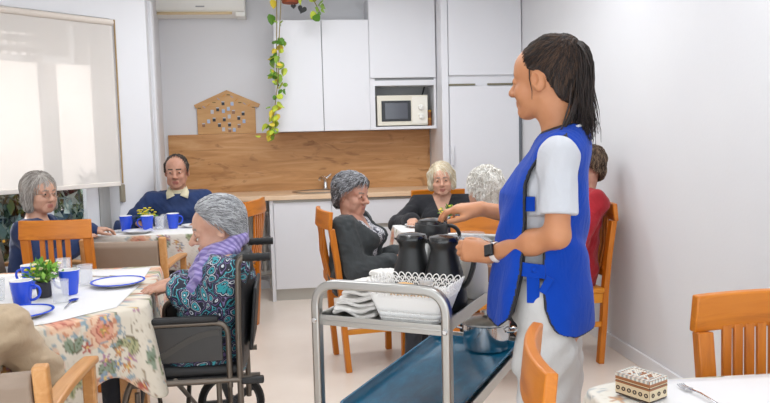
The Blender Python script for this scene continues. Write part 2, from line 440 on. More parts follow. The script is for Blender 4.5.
def sample(F, D, P):
    q = (P-F.lo)/F.h; i = np.clip(np.floor(q).astype(int), 0, F.n-2); t = np.clip(q-i, 0, 1); r = np.zeros(len(P))
    for a in (0, 1):
        for b in (0, 1):
            for c in (0, 1): r += D[i[:, 0]+a, i[:, 1]+b, i[:, 2]+c]*(t[:, 0] if a else 1-t[:, 0])*(t[:, 1] if b else 1-t[:, 1])*(t[:, 2] if c else 1-t[:, 2])
    return r
def grad(F, D, P):
    g = np.stack([sample(F, D, P+e)-sample(F, D, P-e) for e in np.eye(3)*F.h*1.5], 1); return g/np.maximum(np.linalg.norm(g, axis=1), 1e-6)[:, None]
def strand_mesh(F, D, seeds, flow, name, mats, par, length=.05, steps=6, r=.0018, lift=(.0005, .004), seed=0, curl=0., free=.0):
    # locks of hair that lie on the hair surface and follow a combing direction
    g = np.random.default_rng(seed); n = len(seeds); P = seeds.copy(); L = g.uniform(.6, 1.3, n)*length/steps; lf = g.uniform(*lift, n); pts = []; jit = g.normal(0, .22, (n, 3)); ph = g.uniform(0, 6.28, n)
    for k in range(steps+1):
        N = grad(F, D, P); d = sample(F, D, P); u = k/steps; tgt = lf*math.sin(PI*(.15+.75*u))+free*u*u-.0012*(u < .2); P = P-N*(d-tgt)[:, None]; pts.append(P.copy())
        f = flow(P)+jit+curl*np.stack([np.sin(ph+k*1.5), np.cos(ph+k*1.7), np.sin(ph*2+k*1.3)], 1); f = f-N*(f*N).sum(1)[:, None]; f /= np.maximum(np.linalg.norm(f, axis=1), 1e-6)[:, None]; P = P+f*L[:, None]
    pts = np.stack(pts, 1); rad = r*g.uniform(.6, 1.4, n); V = []; K = steps+1; C = 4
    T = np.gradient(pts, axis=1); T /= np.maximum(np.linalg.norm(T, axis=2), 1e-9)[..., None]; U = np.cross(T, np.array([.31, .52, .79])); U /= np.maximum(np.linalg.norm(U, axis=2), 1e-9)[..., None]; W_ = np.cross(T, U)
    taper = np.array([.7+.3*math.sin(PI*min(1, k/steps*1.2)) if k < steps else .15 for k in range(K)])
    V = np.stack([pts+(U*math.cos(a)+W_*math.sin(a))*(rad[:, None]*taper)[..., None] for a in (0, PI/2, PI, 1.5*PI)], 2)  # n,K,C,3
    idx = np.arange(n*K*C).reshape(n, K, C); a = idx[:, :-1]; b = idx[:, 1:]; Q = np.stack([a, np.roll(a, -1, 2), np.roll(b, -1, 2), b], -1).reshape(-1, 4)
    me = bpy.data.meshes.new(name); V = V.reshape(-1, 3); f = len(Q); me.vertices.add(len(V)); me.vertices.foreach_set('co', V.astype(np.float32).ravel()); me.loops.add(f*4); me.loops.foreach_set('vertex_index', Q.astype(np.int32).ravel())
    me.polygons.add(f); me.polygons.foreach_set('loop_start', np.arange(0, f*4, 4, dtype=np.int32)); mats = mats if isinstance(mats, (list, tuple)) else [mats]
    for m in mats: me.materials.append(m)
    me.update(calc_edges=True); me.polygons.foreach_set('use_smooth', [True]*f); mi = g.integers(0, len(mats), n); me.polygons.foreach_set('material_index', np.repeat(mi, steps*C).astype(np.int32)); me.update()
    o = bpy.data.objects.new(name, me); COL.objects.link(o); o.parent = par; return o
def hair_field(c, M, sc, h=.005): 
    c = A3(c); return Field(c-.22*sc, c+.22*sc, h)
def bounds(J, pad=.16, lo=None, hi=None):
    P = np.array([J[k] for k in ('p','n','sL','sR','eL','eR','wL','wR','hL','hR','kL','kR','aL','aR','hc')]); a = P.min(0)-pad; b = P.max(0)+pad
    a[2] = max(a[2], -.02); return a, b
def body(J, par, sm, sc=1.0, h=.006, hands=True, handkw=None, face=None, mouth=True, extra=None, headsc=1.0, legs=True, belly=0, mats=None, iris=None, lid=0., bust=0, wide=1.0):
    a, b = bounds(J); F = Field(a, b, h); face = face or {}
    torso_geo(F, J, -.004, belly, bust, wide)
    for nm in 'LR': arm_geo(F, J, nm, 0)
    if legs: leg_geo(F, J); 
    for nm in 'LR':
        F.cone(J['a'+nm], J['a'+nm]+A3((0, .11, -.05)), .036, .028, .02)
    T = head_geo(F, J['hc'], J['M'], headsc, **face)
    F.cone(T(0, -.028, -.05), J['n']+A3((0, -.005, -.03)), .052*headsc, .062, .03)
    for nm, s in (('L', 1), ('R', -1)):
        kw = dict(d=J['w'+nm]-J['e'+nm], nrm=(0, 0, 1)); kw.update((handkw or {}).get(nm, {})); hand_geo(F, J['w'+nm], side=s, sc=kw.pop('sc', .98), **kw)
    F.wob(.0012, 30, 5)
    F.build('body', mats or [sm[0], sm[1], sm[2]], par, face_pick(J['hc'], J['M'], headsc, mouth, True, extra))
    if iris: eyes(T, J['M'], headsc, par, iris, lid=lid)
    return T
def sleeves_torso(J, par, name, m, off=.014, sleeve=.93, belly=0, bust=0, wide=1.0, h=.006, neck=None, vcut=None, wob=.004, seed=1, hem=None, extra=None, pick=None, lower=True, only_torso=False, cuff=.004):
    a, b = bounds(J, .12); F = Field(a, b, h)
    torso_geo(F, J, off, belly, bust, wide)
    if not only_torso:
        for nm in 'LR':
            arm_geo(F, J, nm, off, .03, sleeve)
            q = J['e'+nm]+(J['w'+nm]-J['e'+nm])*sleeve; v = unit(J['w'+nm]-J['e'+nm]); F.cone(q-v*.03, q, .034+off+cuff, .033+off+cuff, .01)
    if lower:
        for nm in 'LR': F.cone(J['h'+nm], J['h'+nm]+A3((0, .12, 0)), .085+off, .08+off, .04)
    if extra: extra(F)
    if wob: F.wob(wob, 9, seed, (1, .6, 1.4), 3)
    n = J['n']; Yd = J['Yd']; X = J['X']
    if neck: # horizontal-ish neck opening: remove everything above a tilted plane
        F.plane(n+Yd*.0+A3((0, 0, neck[0])), A3((0, 0, 1))+Yd*neck[1])
    if vcut:
        zb, slope, w0 = vcut
        def fn(X_, Y_, Z_):
            x = (X_-n[0])*X[0]+(Y_-n[1])*X[1]; y = (X_-n[0])*Yd[0]+(Y_-n[1])*Yd[1]
            return np.minimum(np.minimum(w0+np.maximum(0, (Z_-zb))*slope, .11)-np.abs(x), np.minimum(y-.0+(0*Z_), np.where(Z_ > zb-.3*(w0 > 0), 1, -1)))
        F.cut(fn, .006)
    if hem is not None: F.cut(lambda X_, Y_, Z_: hem-Z_+0*X_+0*Y_)
    return F.build(name, m, par, pick)
def trousers(J, par, m, h=.008, off=.012, name='trousers', skirt=False):
    a, b = bounds(J, .14); F = Field(a, b, h); leg_geo(F, J, off); F.ell(J['p']+A3((0, 0, -.01)), (.165, .13, .11), None, .04)
    if skirt: F.cone((J['hL']+J['hR'])/2, (J['kL']+J['kR'])/2, .12, .1, .05)
    F.wob(.004, 8, 3); return F.build(name, m, par)
# ------------------------------------------------------------------ materials of the place
M_WALL = mat('wall_paint', 'DEDEE1', .75, bmp=.03, bscale=90)
M_WALLR = mat('wall_paint_right', 'DFDFE1', .7, var='DADADD', vscale=1.2, bmp=.05, bscale=60)
M_CEIL = mat('ceiling_paint', 'EEEEEE', .8)
M_FLOOR = mat('floor_vinyl', 'E4D6C9', .32, var='EBDFD3', vscale=3, bmp=.02, bscale=150)
M_BASEB = mat('baseboard_paint', 'E4E5E8', .4)
M_CAB = mat('cabinet_white', 'E2E2E6', .35)
M_CABIN = mat('cabinet_inside', 'C9CACD', .5)
M_GREY = mat('grey_gap', '8E9092', .5)
M_ALU = mat('plinth_aluminium', 'B9B6AF', .42, .5)
M_STEEL = mat('brushed_steel', 'B4B3B0', .28, 1.0, bmp=.03, bscale=200, vec=(1, 12, 1))
M_CHROME = mat('chrome', 'D5D6D8', .12, 1.0)
M_OAK = wood('oak_laminate', 'A67545', 'BE8C58', 'CEA172', 'x', 5, .5, 9, .03, knots='80532C')
M_OAKTOP = wood('oak_worktop', 'D9B490', 'E4C4A2', 'EACFB2', 'x', 5, .4, 9, .1)
M_HONEY = wood('honey_wood', 'AF5F0B', 'C57010', 'CF7C1C', 'z', 6, .4, 12, .08)
M_HONEYX = wood('honey_wood_rail', 'B2620B', 'C97412', 'D3801E', 'x', 6, .4, 12, .08)
M_HSEAT = wood('honey_seat', 'C87A14', 'D68A20', 'DE962E', 'y', 6, .4, 10, .08)
M_BEECH = wood('beech_wood', 'BE8348', 'CB9258', 'D6A16A', 'y', 6, .4, 12, .2)
M_TAUPE = mat('taupe_vinyl', '93806F', .55, var='9C8979', vscale=5, bmp=.08, bscale=300)
M_BLACK = mat('black_plastic', '17181A', .4)
M_RUBBER = mat('black_rubber', '141415', .7)
M_WHITEPL = mat('white_plastic', 'F0EEE8', .4)
M_CREAM = mat('cream_plastic', 'E6DDC8', .4)

# ------------------------------------------------------------------ room shell
PHI, WD = .7972, 4.6738
wv = Vector((math.cos(PHI), math.sin(PHI), 0)); nv = Vector((-math.sin(PHI), math.cos(PHI), 0)); RW = Matrix.Rotation(PHI, 3, 'Z')
def W(s, o, z): return wv*s+nv*(WD+o)+Vector((0, 0, z))
def wbox(m, s0, s1, o0, o1, z0, z1, mi=0): return m.box(W((s0+s1)/2, (o0+o1)/2, (z0+z1)/2), (s1-s0, o1-o0, z1-z0), RW, mi)
ZC = 2.75
def slab(name, pts, z0, z1, m):
    b = MB(); n = len(pts); b.add([(x, y, z0) for x, y in pts]+[(x, y, z1) for x, y in pts], [tuple(range(n))[::-1], tuple(range(n, 2*n))]+[(i, (i+1) % n, (i+1) % n+n, i+n) for i in range(n)])
    return struct(name, b, m)
PL = W(-.4, 0, 0)
plan = [(2.0, -1.2), (2.0, 6.84), (-1.15, 6.84), (-1.04, 5.625), (PL.x, PL.y), (PL.x, -1.2)]
out = [(2.15, -1.2), (2.15, 7.0), (-1.30, 7.0), (-1.19, 5.70), (PL.x-.15, PL.y+.05), (PL.x-.15, -1.2)]
slab('floor', plan, -.1, 0, M_FLOOR); slab('ceiling', out, ZC, ZC+.1, M_CEIL)
struct('wall_right', MB().bb(2.0, 2.15, -1.2, 7.0, 0, ZC), M_WALLR)
struct('wall_back', MB().bb(-1.30, 2.0, 6.84, 7.0, 0, ZC), M_WALL)
struct('wall_left', MB().bb(PL.x-.15, PL.x, -1.2, PL.y+.05, 0, ZC), M_WALL)
b = MB(); b.add([(-1.04, 5.625, 0), (-1.15, 6.84, 0), (-1.30, 6.84, 0), (-1.19, 5.76, 0), (-1.04, 5.625, ZC), (-1.15, 6.84, ZC), (-1.30, 6.84, ZC), (-1.19, 5.76, ZC)], [(0,1,2,3), (4,5,6,7), (0,1,5,4), (1,2,6,5), (2,3,7,6), (3,0,4,7)])
struct('wall_corner', b, M_WALL)
S0, S1, Z0, Z1 = .6, 3.005, .55, 2.256
b = MB(); wbox(b, -.4, S0, 0, .18, 0, ZC); wbox(b, S1, 3.30, 0, .18, 0, ZC); wbox(b, S0, S1, 0, .18, 0, Z0); wbox(b, S0, S1, 0, .18, Z1, ZC)
struct('wall_window', b, M_WALL)
struct('baseboard_right', MB().bb(1.985, 2.0, -1.2, 6.2, 0, .085), M_BASEB, .003)
struct('baseboard_back', MB().bb(-1.15, -.22, 6.825, 6.84, 0, .085), M_BASEB)
# vertical pipe duct in the corner
b = MB(); b.bb(-1.10, -1.035, 5.86, 5.95, 0, 2.46); struct('trim_1', b, M_WALL, .008)
# window: frame, mullion, panes, sill
def glass_mat():
    m, nt, p = new_mat('window_glass'); t = nt.nodes.new('ShaderNodeBsdfTransparent'); g = nt.nodes.new('ShaderNodeBsdfGlossy'); g.inputs['Roughness'].default_value = .02
    x = nt.nodes.new('ShaderNodeMixShader'); x.inputs[0].default_value = .06; link(nt, t.outputs[0], x.inputs[1]); link(nt, g.outputs[0], x.inputs[2]); link(nt, x.outputs[0], nt.nodes['Material Output'].inputs[0]); return m
M_GLASS = glass_mat(); M_FRAME = mat('window_frame_white', 'ECECF0', .4)
win = tag(thing('window_1', None, None, (0, 0, 0)), kind='structure')
b = MB()
for s0, s1, z0, z1 in ((S0, S1, Z0, Z0+.06), (S0, S1, Z1-.05, Z1), (S0, S0+.06, Z0, Z1), (2.83, 2.925, Z0, Z1), (2.46, 2.585, Z0, Z1), (1.5, 1.6, Z0, Z1)): wbox(b, s0, s1, .13, .18, z0, z1)
b.build('window_frame', M_FRAME, win, .004)
b = MB(); wbox(b, S0, 2.83, .15, .156, Z0+.05, Z1-.04); b.build('window_pane', M_GLASS, win)
b = MB(); wbox(b, 2.925, S1, .12, .18, Z0, Z1); b.build('jamb', mat('grey_jamb', 'B9B8B6', .6, var='A9A8A6', vscale=6, vec=(8, 8, 1)), win)
b = MB(); wbox(b, S0, S1, -.04, .14, Z0-.03, Z0); b.build('window_sill', M_FRAME, win, .004)
# outside roller shutter, half lowered, with rows of light holes
sh = thing('roller_shutter', 'half-lowered white outside roller shutter with rows of light holes, seen through the blind', 'shutter', W(1.8, .24, 2.0))
b = MB(); z = 2.0
while z < 2.27:
    for s0, s1 in ((S0, 2.83),): b.box(Vector(W((s0+s1)/2, .24, z+.02))-sh.location, (s1-s0, .008, .042), RW)
    s = S0
    while s < 2.83:
        if s > 2.44: b.box(Vector(W(2.635, .24, z+.052))-sh.location, (.39, .008, .022), RW); break
        b.box(Vector(W(s+.016, .24, z+.050))-sh.location, (.032, .008, .022), RW); s += .060
    z += .061
b.build('shutter_slats', mat('shutter_grey', 'B4A89C', .6), sh)
# roller blind
def blind_mat():
    m, nt, p = new_mat('blind_fabric'); o = nt.nodes['Material Output']
    p.inputs['Base Color'].default_value = rgba('F1EDE9'); p.inputs['Roughness'].default_value = .9
    tl = nt.nodes.new('ShaderNodeBsdfTranslucent'); tl.inputs[0].default_value = rgba('F3EFEB'); tr = nt.nodes.new('ShaderNodeBsdfTransparent'); tr.inputs[0].default_value = rgba('FFFBF8')
    a = nt.nodes.new('ShaderNodeMixShader'); a.inputs[0].default_value = .36; c = nt.nodes.new('ShaderNodeMixShader'); c.inputs[0].default_value = .22
    link(nt, p.outputs[0], a.inputs[1]); link(nt, tl.outputs[0], a.inputs[2]); link(nt, a.outputs[0], c.inputs[1]); link(nt, tr.outputs[0], c.inputs[2]); link(nt, c.outputs[0], o.inputs[0]); return m
M_BLIND = blind_mat()
bl = thing('roller_blind', 'wide cream translucent roller blind drawn most of the way down the window', 'blind', W(1.9, -.03, 2.2))
L = lambda m, s0, s1, o0, o1, z0, z1: m.box(W((s0+s1)/2, (o0+o1)/2, (z0+z1)/2)-bl.location, (s1-s0, o1-o0, z1-z0), RW)
b = MB(); L(b, .7, 3.0, -.032, -.030, 1.10, 2.215); b.build('blind_fabric', M_BLIND, bl)
b = MB(); b.tube([W(.68, -.03, 2.225)-bl.location, W(3.005, -.03, 2.225)-bl.location], .022, 14); b.build('blind_roller', mat('blind_roller', 'D8CEC4', .6), bl)
b = MB(); L(b, .7, 3.0, -.040, -.024, 1.085, 1.115); b.build('bottom_bar', mat('blind_bar', 'E9E2DA', .5), bl, .004)
cd = thing('blind_cord', 'tan pull cord with a weight hanging beside the roller blind', 'cord', W(3.035, -.012, 2.0))
b = MB(); b.tube([W(3.035, -.012, 2.25)-cd.location, W(3.03, -.014, 1.10)-cd.location], .006, 6); b.build('cord', mat('cord_tan', 'A48A63', .8), cd)
b = MB(); b.box(W(3.02, -.018, 1.03)-cd.location, (.035, .03, .13), RW); b.build('weight', mat('cord_weight', '8D8472', .5), cd, .008)
# the garden outside
struct('garden_ground', MB().box(W(1.2, 3.2, -.06), (9, 6, .1), RW), mat('garden_soil', '5B5347', .9))
hd = MB(); g = np.random.default_rng(3)
for i in range(9000):
    s = g.uniform(-.4, 3.25); o = .62+abs(g.normal(0, .28)); z = g.uniform(.02, 1.25+.35*math.sin(s*2.3)+.2*g.random()); c = W(s, o, z)
    q = Euler((g.uniform(0, 6.3), g.uniform(0, 6.3), g.uniform(0, 6.3))).to_matrix(); l = g.uniform(.04, .085)*(1 if o < .85 else 1.5); w_ = l*.42
    k = int(g.choice([0, 0, 1, 1, 1, 2, 3, 3], 1)[0])
    hd.add([c+q @ Vector(p) for p in ((-l, 0, 0), (0, -w_, .01), (l, 0, 0), (0, w_, .01))], [(0, 1, 2, 3)], k)
for i in range(12):
    c = W(g.uniform(1.2, 3.0), g.uniform(.45, .7), g.uniform(.5, 1.1)); hd.sphere(c, .012, 6, 4)
for i in range(11):
    s = -.3+i*.33; hd.tube([W(s, .95, -.02), W(s+.1, .9, .6), W(s-.05, 1.0, 1.2)], .03, 6, m=5)
o = hd.build('garden_hedge', [mat('leaf_dark', '2F4A38', .6), mat('leaf_blue', '6F8A86', .6), mat('leaf_mid', '5E7A45', .6), mat('leaf_pale', 'B5C4B8', .6), mat('hedge_flower', 'E0A83C', .6), mat('hedge_stem', '4A3F33', .8)])
tag(o, 'dense dark green hedge with small yellow blossoms outside the window', 'hedge', kind='stuff')
b = MB(); b.box(W(1.2, 5.4, 1.2), (10, .2, 2.6), RW); o = b.build('neighbour_building', mat('pale_render', 'E8D9D0', .8)); o['kind'] = 'structure'
# ------------------------------------------------------------------ wall-mounted kitchen
YB = 6.84
ac = thing('air_conditioner', 'white split air conditioner high on the wall beside the window corner', 'air conditioner', (-.79, YB, 2.475))
prof = [(0, .0), (-.12, .0), (-.185, .045), (-.20, .09), (-.20, .27), (-.17, .30), (0, .30)]
b = MB(); M4 = Matrix.Rotation(PI/2, 4, 'Z'); b.add([(sx, y, z) for sx in (-.415, .415) for y, z in prof], [tuple(range(7)), tuple(range(13, 6, -1))]+[(i, (i+1) % 7, (i+1) % 7+7, i+7) for i in range(7)]); b.build('casing', M_WHITEPL, ac, .012)
b = MB(); b.box((-.02, -.165, .030), (.64, .012, .065), Matrix.Rotation(-.95, 3, 'X')); b.build('air_flap', mat('flap_cream', 'E2C99F', .5), ac, .004)
b = MB(); b.box((.03, -.2015, .075), (.075, .002, .011)); b.build('maker_mark', mat('grey_print', '9A9A9A', .5), ac)
for q0, q1 in ((-.415, -.355), (.33, .415)): MB().bb(q0, q1, -.19, 0, -.012, .03).build('end_cap', M_WHITEPL, ac, .008)
# backsplash
o = MB().bb(-1.115, 1.28, 6.822, 6.84, .905, 1.443).build('backsplash_panel', M_OAK, None, .001); tag(o, 'long oak-look wall panel with visible knots above the kitchen worktop', 'wall panel')
# gabled photo board
hb = thing('house_photo_board', 'wooden house-shaped board covered with small photos, standing on the panel edge', 'display board', (-.585, 6.818, 1.4435))
b = MB(); b.prism([(-.265, 0), (.255, 0), (.255, .235), (.285, .235), (.30, .265), (.005, .395), (-.29, .265), (-.275, .235), (-.265, .235)], .02); b.build('board', wood('board_ply', 'B98B57', 'C89A66', 'D2A874', 'x', 6, .6, 6, 0), hb, .003)
pm = [mat('photo_'+n, c, .4) for n, c in (('dark', '26262C'), ('blue', '9DB0CF'), ('skin', '8E6448'), ('grey', 'B9B9C0'))]
pts = [(-.03, .275, 0), (.05, .27, 1), (-.13, .20, 3), (-.08, .222, 0), (-.03, .205, 1), (.015, .225, 1), (.06, .195, 2), (.145, .18, 0), (-.115, .13, 0), (-.165, .115, 1), (-.025, .13, 0), (.02, .155, 3), (.105, .14, 0), (.15, .11, 1), (-.21, .082, 2), (-.07, .08, 0), (.02, .082, 0), (.105, .068, 2), (.02, .03, 2), (.06, .035, 1), (-.035, .04, 3)]
for x, z, k in pts:
    b = MB(); b.bb(x-.013, x+.013, -.004, 0, z-.016, z+.010, 0); b.bb(x-.013, x+.013, -.004, 0, z+.010, z+.019, 1); b.build('photo', [pm[k], pm[3]], hb)
GM = [mat('garland_green', '5E5A2C', .7), mat('garland_lilac', 'A9A3B8', .7), mat('garland_orange', 'D08F3A', .7)]
for i, (x, z) in enumerate([(-.24, .235), (-.20, .245), (-.16, .265), (-.11, .285), (-.07, .315), (-.02, .345), (.02, .352), (.05, .335), (.09, .305), (.12, .28), (.16, .27), (.20, .255), (.24, .235), (.26, .232)]):
    MB().box((x, -.003, z), (.028, .005, .006), Matrix.Rotation(.8*math.sin(i*2.1), 3, 'Y')).build('garland_leaf', GM[i % 3], hb)
# upper double cabinet
c = thing('wall_cabinet', 'white double-door wall cabinet below the hanging plant', 'cabinet', (.278, 6.66, 1.447))
b = MB(); b.bb(-.41, .41, -.16, .16, 0, .955); b.build('carcass', M_CAB, c)
for x0, x1 in ((-.412, -.003), (.003, .410)):
    b = MB(); b.bb(x0, x1, -.18, -.161, .0, .959); b.build('door', M_CAB, c, .002)
b = MB(); b.bb(-.002, .002, -.164, -.160, 0, .955); b.build('door_gap', M_GREY, c)
c = thing('microwave_cabinet', 'white wall cabinet with a lift-up door and an open microwave niche', 'cabinet', (1.0, 6.66, 1.447))
b = MB(); x0, x1 = -.3105, .2825
b.bb(x0, x0+.045, -.1745, .1795, 0, 1.158); b.bb(x1-.02, x1, -.1745, .16, 0, 1.158); b.bb(x0+.001, x1-.001, -.177, .159, .0005, .025); b.bb(x0+.001, x1-.001, -.177, .159, .385, .43); b.bb(x0+.002, x1-.002, -.1535, .158, .431, 1.157); b.build('carcass', M_CAB, c)
b = MB(); b.bb(x0+.045, x1-.02, .10, .16, .025, .385); b.build('niche_back', mat('niche_grey', 'A9AAAC', .6), c)
b = MB(); b.bb(x0+.003, x1-.003, -.1955, -.1755, .452, 1.13); b.build('door', M_CAB, c, .002)
b = MB(); b.bb(x0+.045, x1-.02, -.172, -.156, .43, .45); b.build('finger_gap', M_GREY, c)
mw = thing('microwave_oven', 'white and cream microwave oven in the open cabinet niche', 'microwave', (.98, 6.62, 1.472))
b = MB(); b.bb(-.228, .228, -.12, .14, .008, .275); b.build('body', mat('microwave_white', 'E6E0D0', .35), mw, .006)
b = MB(); b.bb(-.19, .075, -.126, -.118, .045, .228); b.build('door', mat('microwave_door', '23262B', .25), mw, .012)
b = MB(); b.bb(-.160, .045, -.129, -.124, .065, .208); b.build('window', mat('microwave_window', '4A4D57', .08, coat=.5), mw, .004)
b = MB(); b.bb(.085, .222, -.127, -.118, .02, .262); b.build('control_panel', mat('panel_white', 'EFEBE0', .35), mw, .003)
for z in (.165, .085):
    b = MB(); b.tube([(.165, -.126, z), (.165, -.152, z)], [.026, .023], 20); b.box((.165, -.155, z), (.008, .008, .04), Matrix.Rotation(.5, 3, 'Y')); b.build('dial', M_WHITEPL, mw, .002)
b = MB(); b.tube(bez((.20, .10, .26), (.24, .1, .30), (.22, .1, .36), (.262, .1, .385)), .008, 8); b.build('power_cable', M_BLACK, mw)
for dz, col, nm in ((0, 'AF6A32', 'amber jar'), (.072, '8F4E28', 'brown jar')):
    k = thing('spice_jar', f'small {nm} {"standing" if dz == 0 else "stacked on the amber jar"} beside the microwave in the niche', 'jar', (1.236, 6.585, 1.472+dz), 0, None)
    MB().lathe([(0, 0), (.018, 0), (.02, .004), (.02, .05), (.017, .055)], 16).build('glass', mat('jar_'+nm.split()[0], col, .3), k); MB().lathe([(.0185, .055), (.0185, .070), (.016, .072), (0, .072)], 16).build('lid', mat('jar_lid_'+nm.split()[0], 'D9A441', .4), k)
# tall cabinet
c = thing('tall_cabinet', 'tall white cabinet with two doors reaching the ceiling beside the right wall', 'cabinet', (1.64, 6.5, 0))
b = MB(); b.bb(-.352, .355, -.235, .34, .09, 2.72); b.build('carcass', M_CAB, c)
b = MB(); b.bb(-.355, -.298, -.26, -.236, .0, 2.72); b.build('side_panel', M_CAB, c, .002)
b = MB(); b.bb(-.292, .352, -.26, -.237, 1.895, 2.70); b.build('door', M_CAB, c, .002)
d = MB().bb(-.288, .325, -.26, -.237, .105, 1.80).build('door', M_CAB, c, .002)
b = MB(); b.bb(-.278, -.262, -.285, -.26, 1.12, 1.28); b.bb(-.285, -.255, -.275, -.26, 1.23, 1.30); b.build('handle', M_CAB, d, .004)
b = MB(); b.bb(-.29, -.06, -.257, -.236, 1.808, 1.823); b.bb(.05, .33, -.257, -.236, 1.808, 1.823); b.build('vent_slot', mat('vent_brass', '7C7660', .5, .3), c)
b = MB(); b.bb(.328, .352, -.25, -.236, .1, 1.80); b.build('gap_shade_strip', mat('gap_shade_grey', '6E7278', .5), c)  # dark grey strip paints in the shade of the gap between door and wall
b = MB(); b.bb(-.29, .35, -.20, -.18, 0, .09); b.build('plinth', M_ALU, c)
# base units
c = thing('base_cabinet', 'white base cabinet with a wide plain door under the sink', 'cabinet', (.18, 6.53, 0))
b = MB(); b.bb(-.392, .395, -.265, .29, .10, .86); b.build('carcass', M_CAB, c)
b = MB(); b.bb(-.396, -.366, -.29, .29, 0, .872); b.build('end_panel', M_CAB, c, .002)
b = MB(); b.bb(-.362, .125, -.287, -.266, .105, .845); b.build('door', M_CAB, c, .002)
b = MB(); b.bb(.13, .392, -.287, -.266, .105, .845); b.build('door', M_CAB, c, .002)
b = MB(); b.bb(-.366, .395, -.25, -.23, 0, .10); b.build('plinth', M_ALU, c)
b = MB(); b.bb(-.366, .395, -.27, -.262, .845, .872); b.build('finger_gap', M_ALU, c)
c = thing('drawer_cabinet', 'white drawer cabinet with grey finger gaps between wall cabinet and tall cabinet', 'cabinet', (.93, 6.53, 0))
b = MB(); b.bb(-.35, .35, -.265, .29, .10, .86); b.build('carcass', M_CAB, c)
for z0, z1 in ((.64, .845), (.105, .605)):
    b = MB(); b.bb(-.347, .347, -.287, -.266, z0, z1); b.build('drawer', M_CAB, c, .002)
b = MB(); b.bb(-.347, .347, -.275, -.262, .605, .64); b.bb(-.347, .347, -.27, -.262, .845, .872); b.build('finger_gap', M_ALU, c)
b = MB(); b.bb(-.35, .35, -.25, -.23, 0, .10); b.build('plinth', M_ALU, c)
o = MB().bb(-1.065, 1.28, 6.215, 6.82, .872, .910).build('worktop', M_OAKTOP, None, .003); tag(o, 'long oak-look kitchen worktop with the inset sink', 'worktop')
s_ = thing('sink', 'round-cornered stainless sink set into the oak worktop', 'sink', (.20, 6.55, .905))
b = MB(); b.lathe([(.0, -.02), (.13, -.018), (.17, -.006), (.185, .010), (.215, .013), (.222, .007)], 36, sx=1.0, sy=.95); b.build('bowl', M_STEEL, s_)
f = thing('faucet', 'chrome single-lever faucet behind the kitchen sink', 'faucet', (.285, 6.775, .91))
MB().lathe([(.026, 0), (.026, .012), (.019, .02), (.018, .085)], 18).build('base', M_CHROME, f)
b = MB(); b.tube(bez((0, 0, .07), (0, -.02, .13), (-.05, -.12, .13), (-.06, -.15, .10)), [.017]*6+[.014]*6, 12); b.build('spout', M_CHROME, f)
b = MB(); b.tube([(0, 0, .085), (.01, -.005, .105), (.055, -.02, .145)], [.018, .014, .007], 12); b.build('lever', M_CHROME, f)
# radiator below the open part of the worktop
r = thing('radiator', 'off-white column radiator on the wall under the open worktop end', 'radiator', (-.62, 6.76, .0))
for i in range(12):
    b = MB(); x = -.33+i*.06; b.tube([(x, 0, .14), (x, 0, .74)], .022, 10); b.build('column', mat('radiator_paint', 'C4C2BC', .5) if i == 0 else bpy.data.materials['radiator_paint'], r)
b = MB()
for z in (.16, .72): MB().tube([(-.36, 0, z), (.39, 0, z)], .026, 10).build('header_pipe', bpy.data.materials['radiator_paint'], r)
MB().tube([(.38, 0, .16), (.38, 0, .0)], .012, 8).build('supply_pipe', bpy.data.materials['radiator_paint'], r)

# hanging planter with pothos
hp = thing('hanging_planter', 'terracotta hanging pot of trailing green and yellow pothos above the wall cabinet', 'potted plant', (.02, 6.30, 2.515))
MB().lathe([(.0, 0), (.065, 0), (.07, .006), (.085, .13), (.095, .135), (.095, .15), (.08, .15), (.075, .12), (0, .12)], 26).build('pot', mat('terracotta', '9A4B2C', .7), hp)
b = MB()
for k in range(3): a = k*2.1; b.tube([(.09*math.cos(a), .09*math.sin(a), .15), (0, 0, .235)], .0025, 5)
b.build('hanger', M_GREY, hp)
vines = [[(-.05, -.03, .13), (-.11, -.04, .10), (-.12, -.02, -.2), (-.135, .03, -.5), (-.13, .05, -.7)], [(-.04, -.05, .13), (-.07, -.09, .08), (-.10, -.04, -.25), (-.12, .0, -.6), (-.16, .03, -.85), (-.19, .05, -1.02), (-.235, .07, -1.08)], [(.06, -.04, .13), (.12, -.06, .09), (.20, -.06, .0), (.24, -.05, -.08)]]
lf = MB(); vb = MB(); g = np.random.default_rng(5)
def leaf(m, p, q, l, mi):
    w_ = l*.42; pts = [(0, 0, 0), (-w_*.8, l*.05, .006), (-w_, l*.35, .012), (-w_*.6, l*.7, .008), (0, l, -.01), (w_*.6, l*.7, .008), (w_, l*.35, .012), (w_*.8, l*.05, .006), (0, l*.45, -.004)]
    m.add([p+q @ Vector(v) for v in pts], [(0, 8, 2, 1), (8, 4, 3, 2), (8, 6, 5, 4), (0, 7, 6, 8)], mi)
for vi, v in enumerate(vines):
    P = [];
    for i in range(len(v)-1):
        for t in range(6): P.append(Vector(v[i]).lerp(Vector(v[i+1]), t/6))
    P.append(Vector(v[-1])); vb.tube(P, .004, 6)
    for i, p in enumerate(P):
        z = p.z; dens = 1.0 if vi == 2 else (.18 if z > -.28 else 1.75)
        for _ in range(int(dens)+(g.random() < dens % 1)):
            q = Euler((-1.9+g.normal(0, .5), g.normal(0, .5), g.uniform(-1.2, 1.2))).to_matrix(); leaf(lf, p+Vector((g.normal(0, .03), g.normal(0, .02), g.normal(0, .02))), q, g.uniform(.045, .085), int(g.choice([0, 0, 1, 1, 2, 3])) if z > -.8 else int(g.choice([1, 2, 2, 3])))
for x, z, l, mi in ((-.09, -.10, .10, 0), (-.07, .02, .085, 3)): leaf(lf, Vector((x-.06, -.04, z)), Euler((-1.7, .3, .6)).to_matrix(), l, mi)
vb.build('vine', mat('vine_stem', '8C7A45', .7), hp)
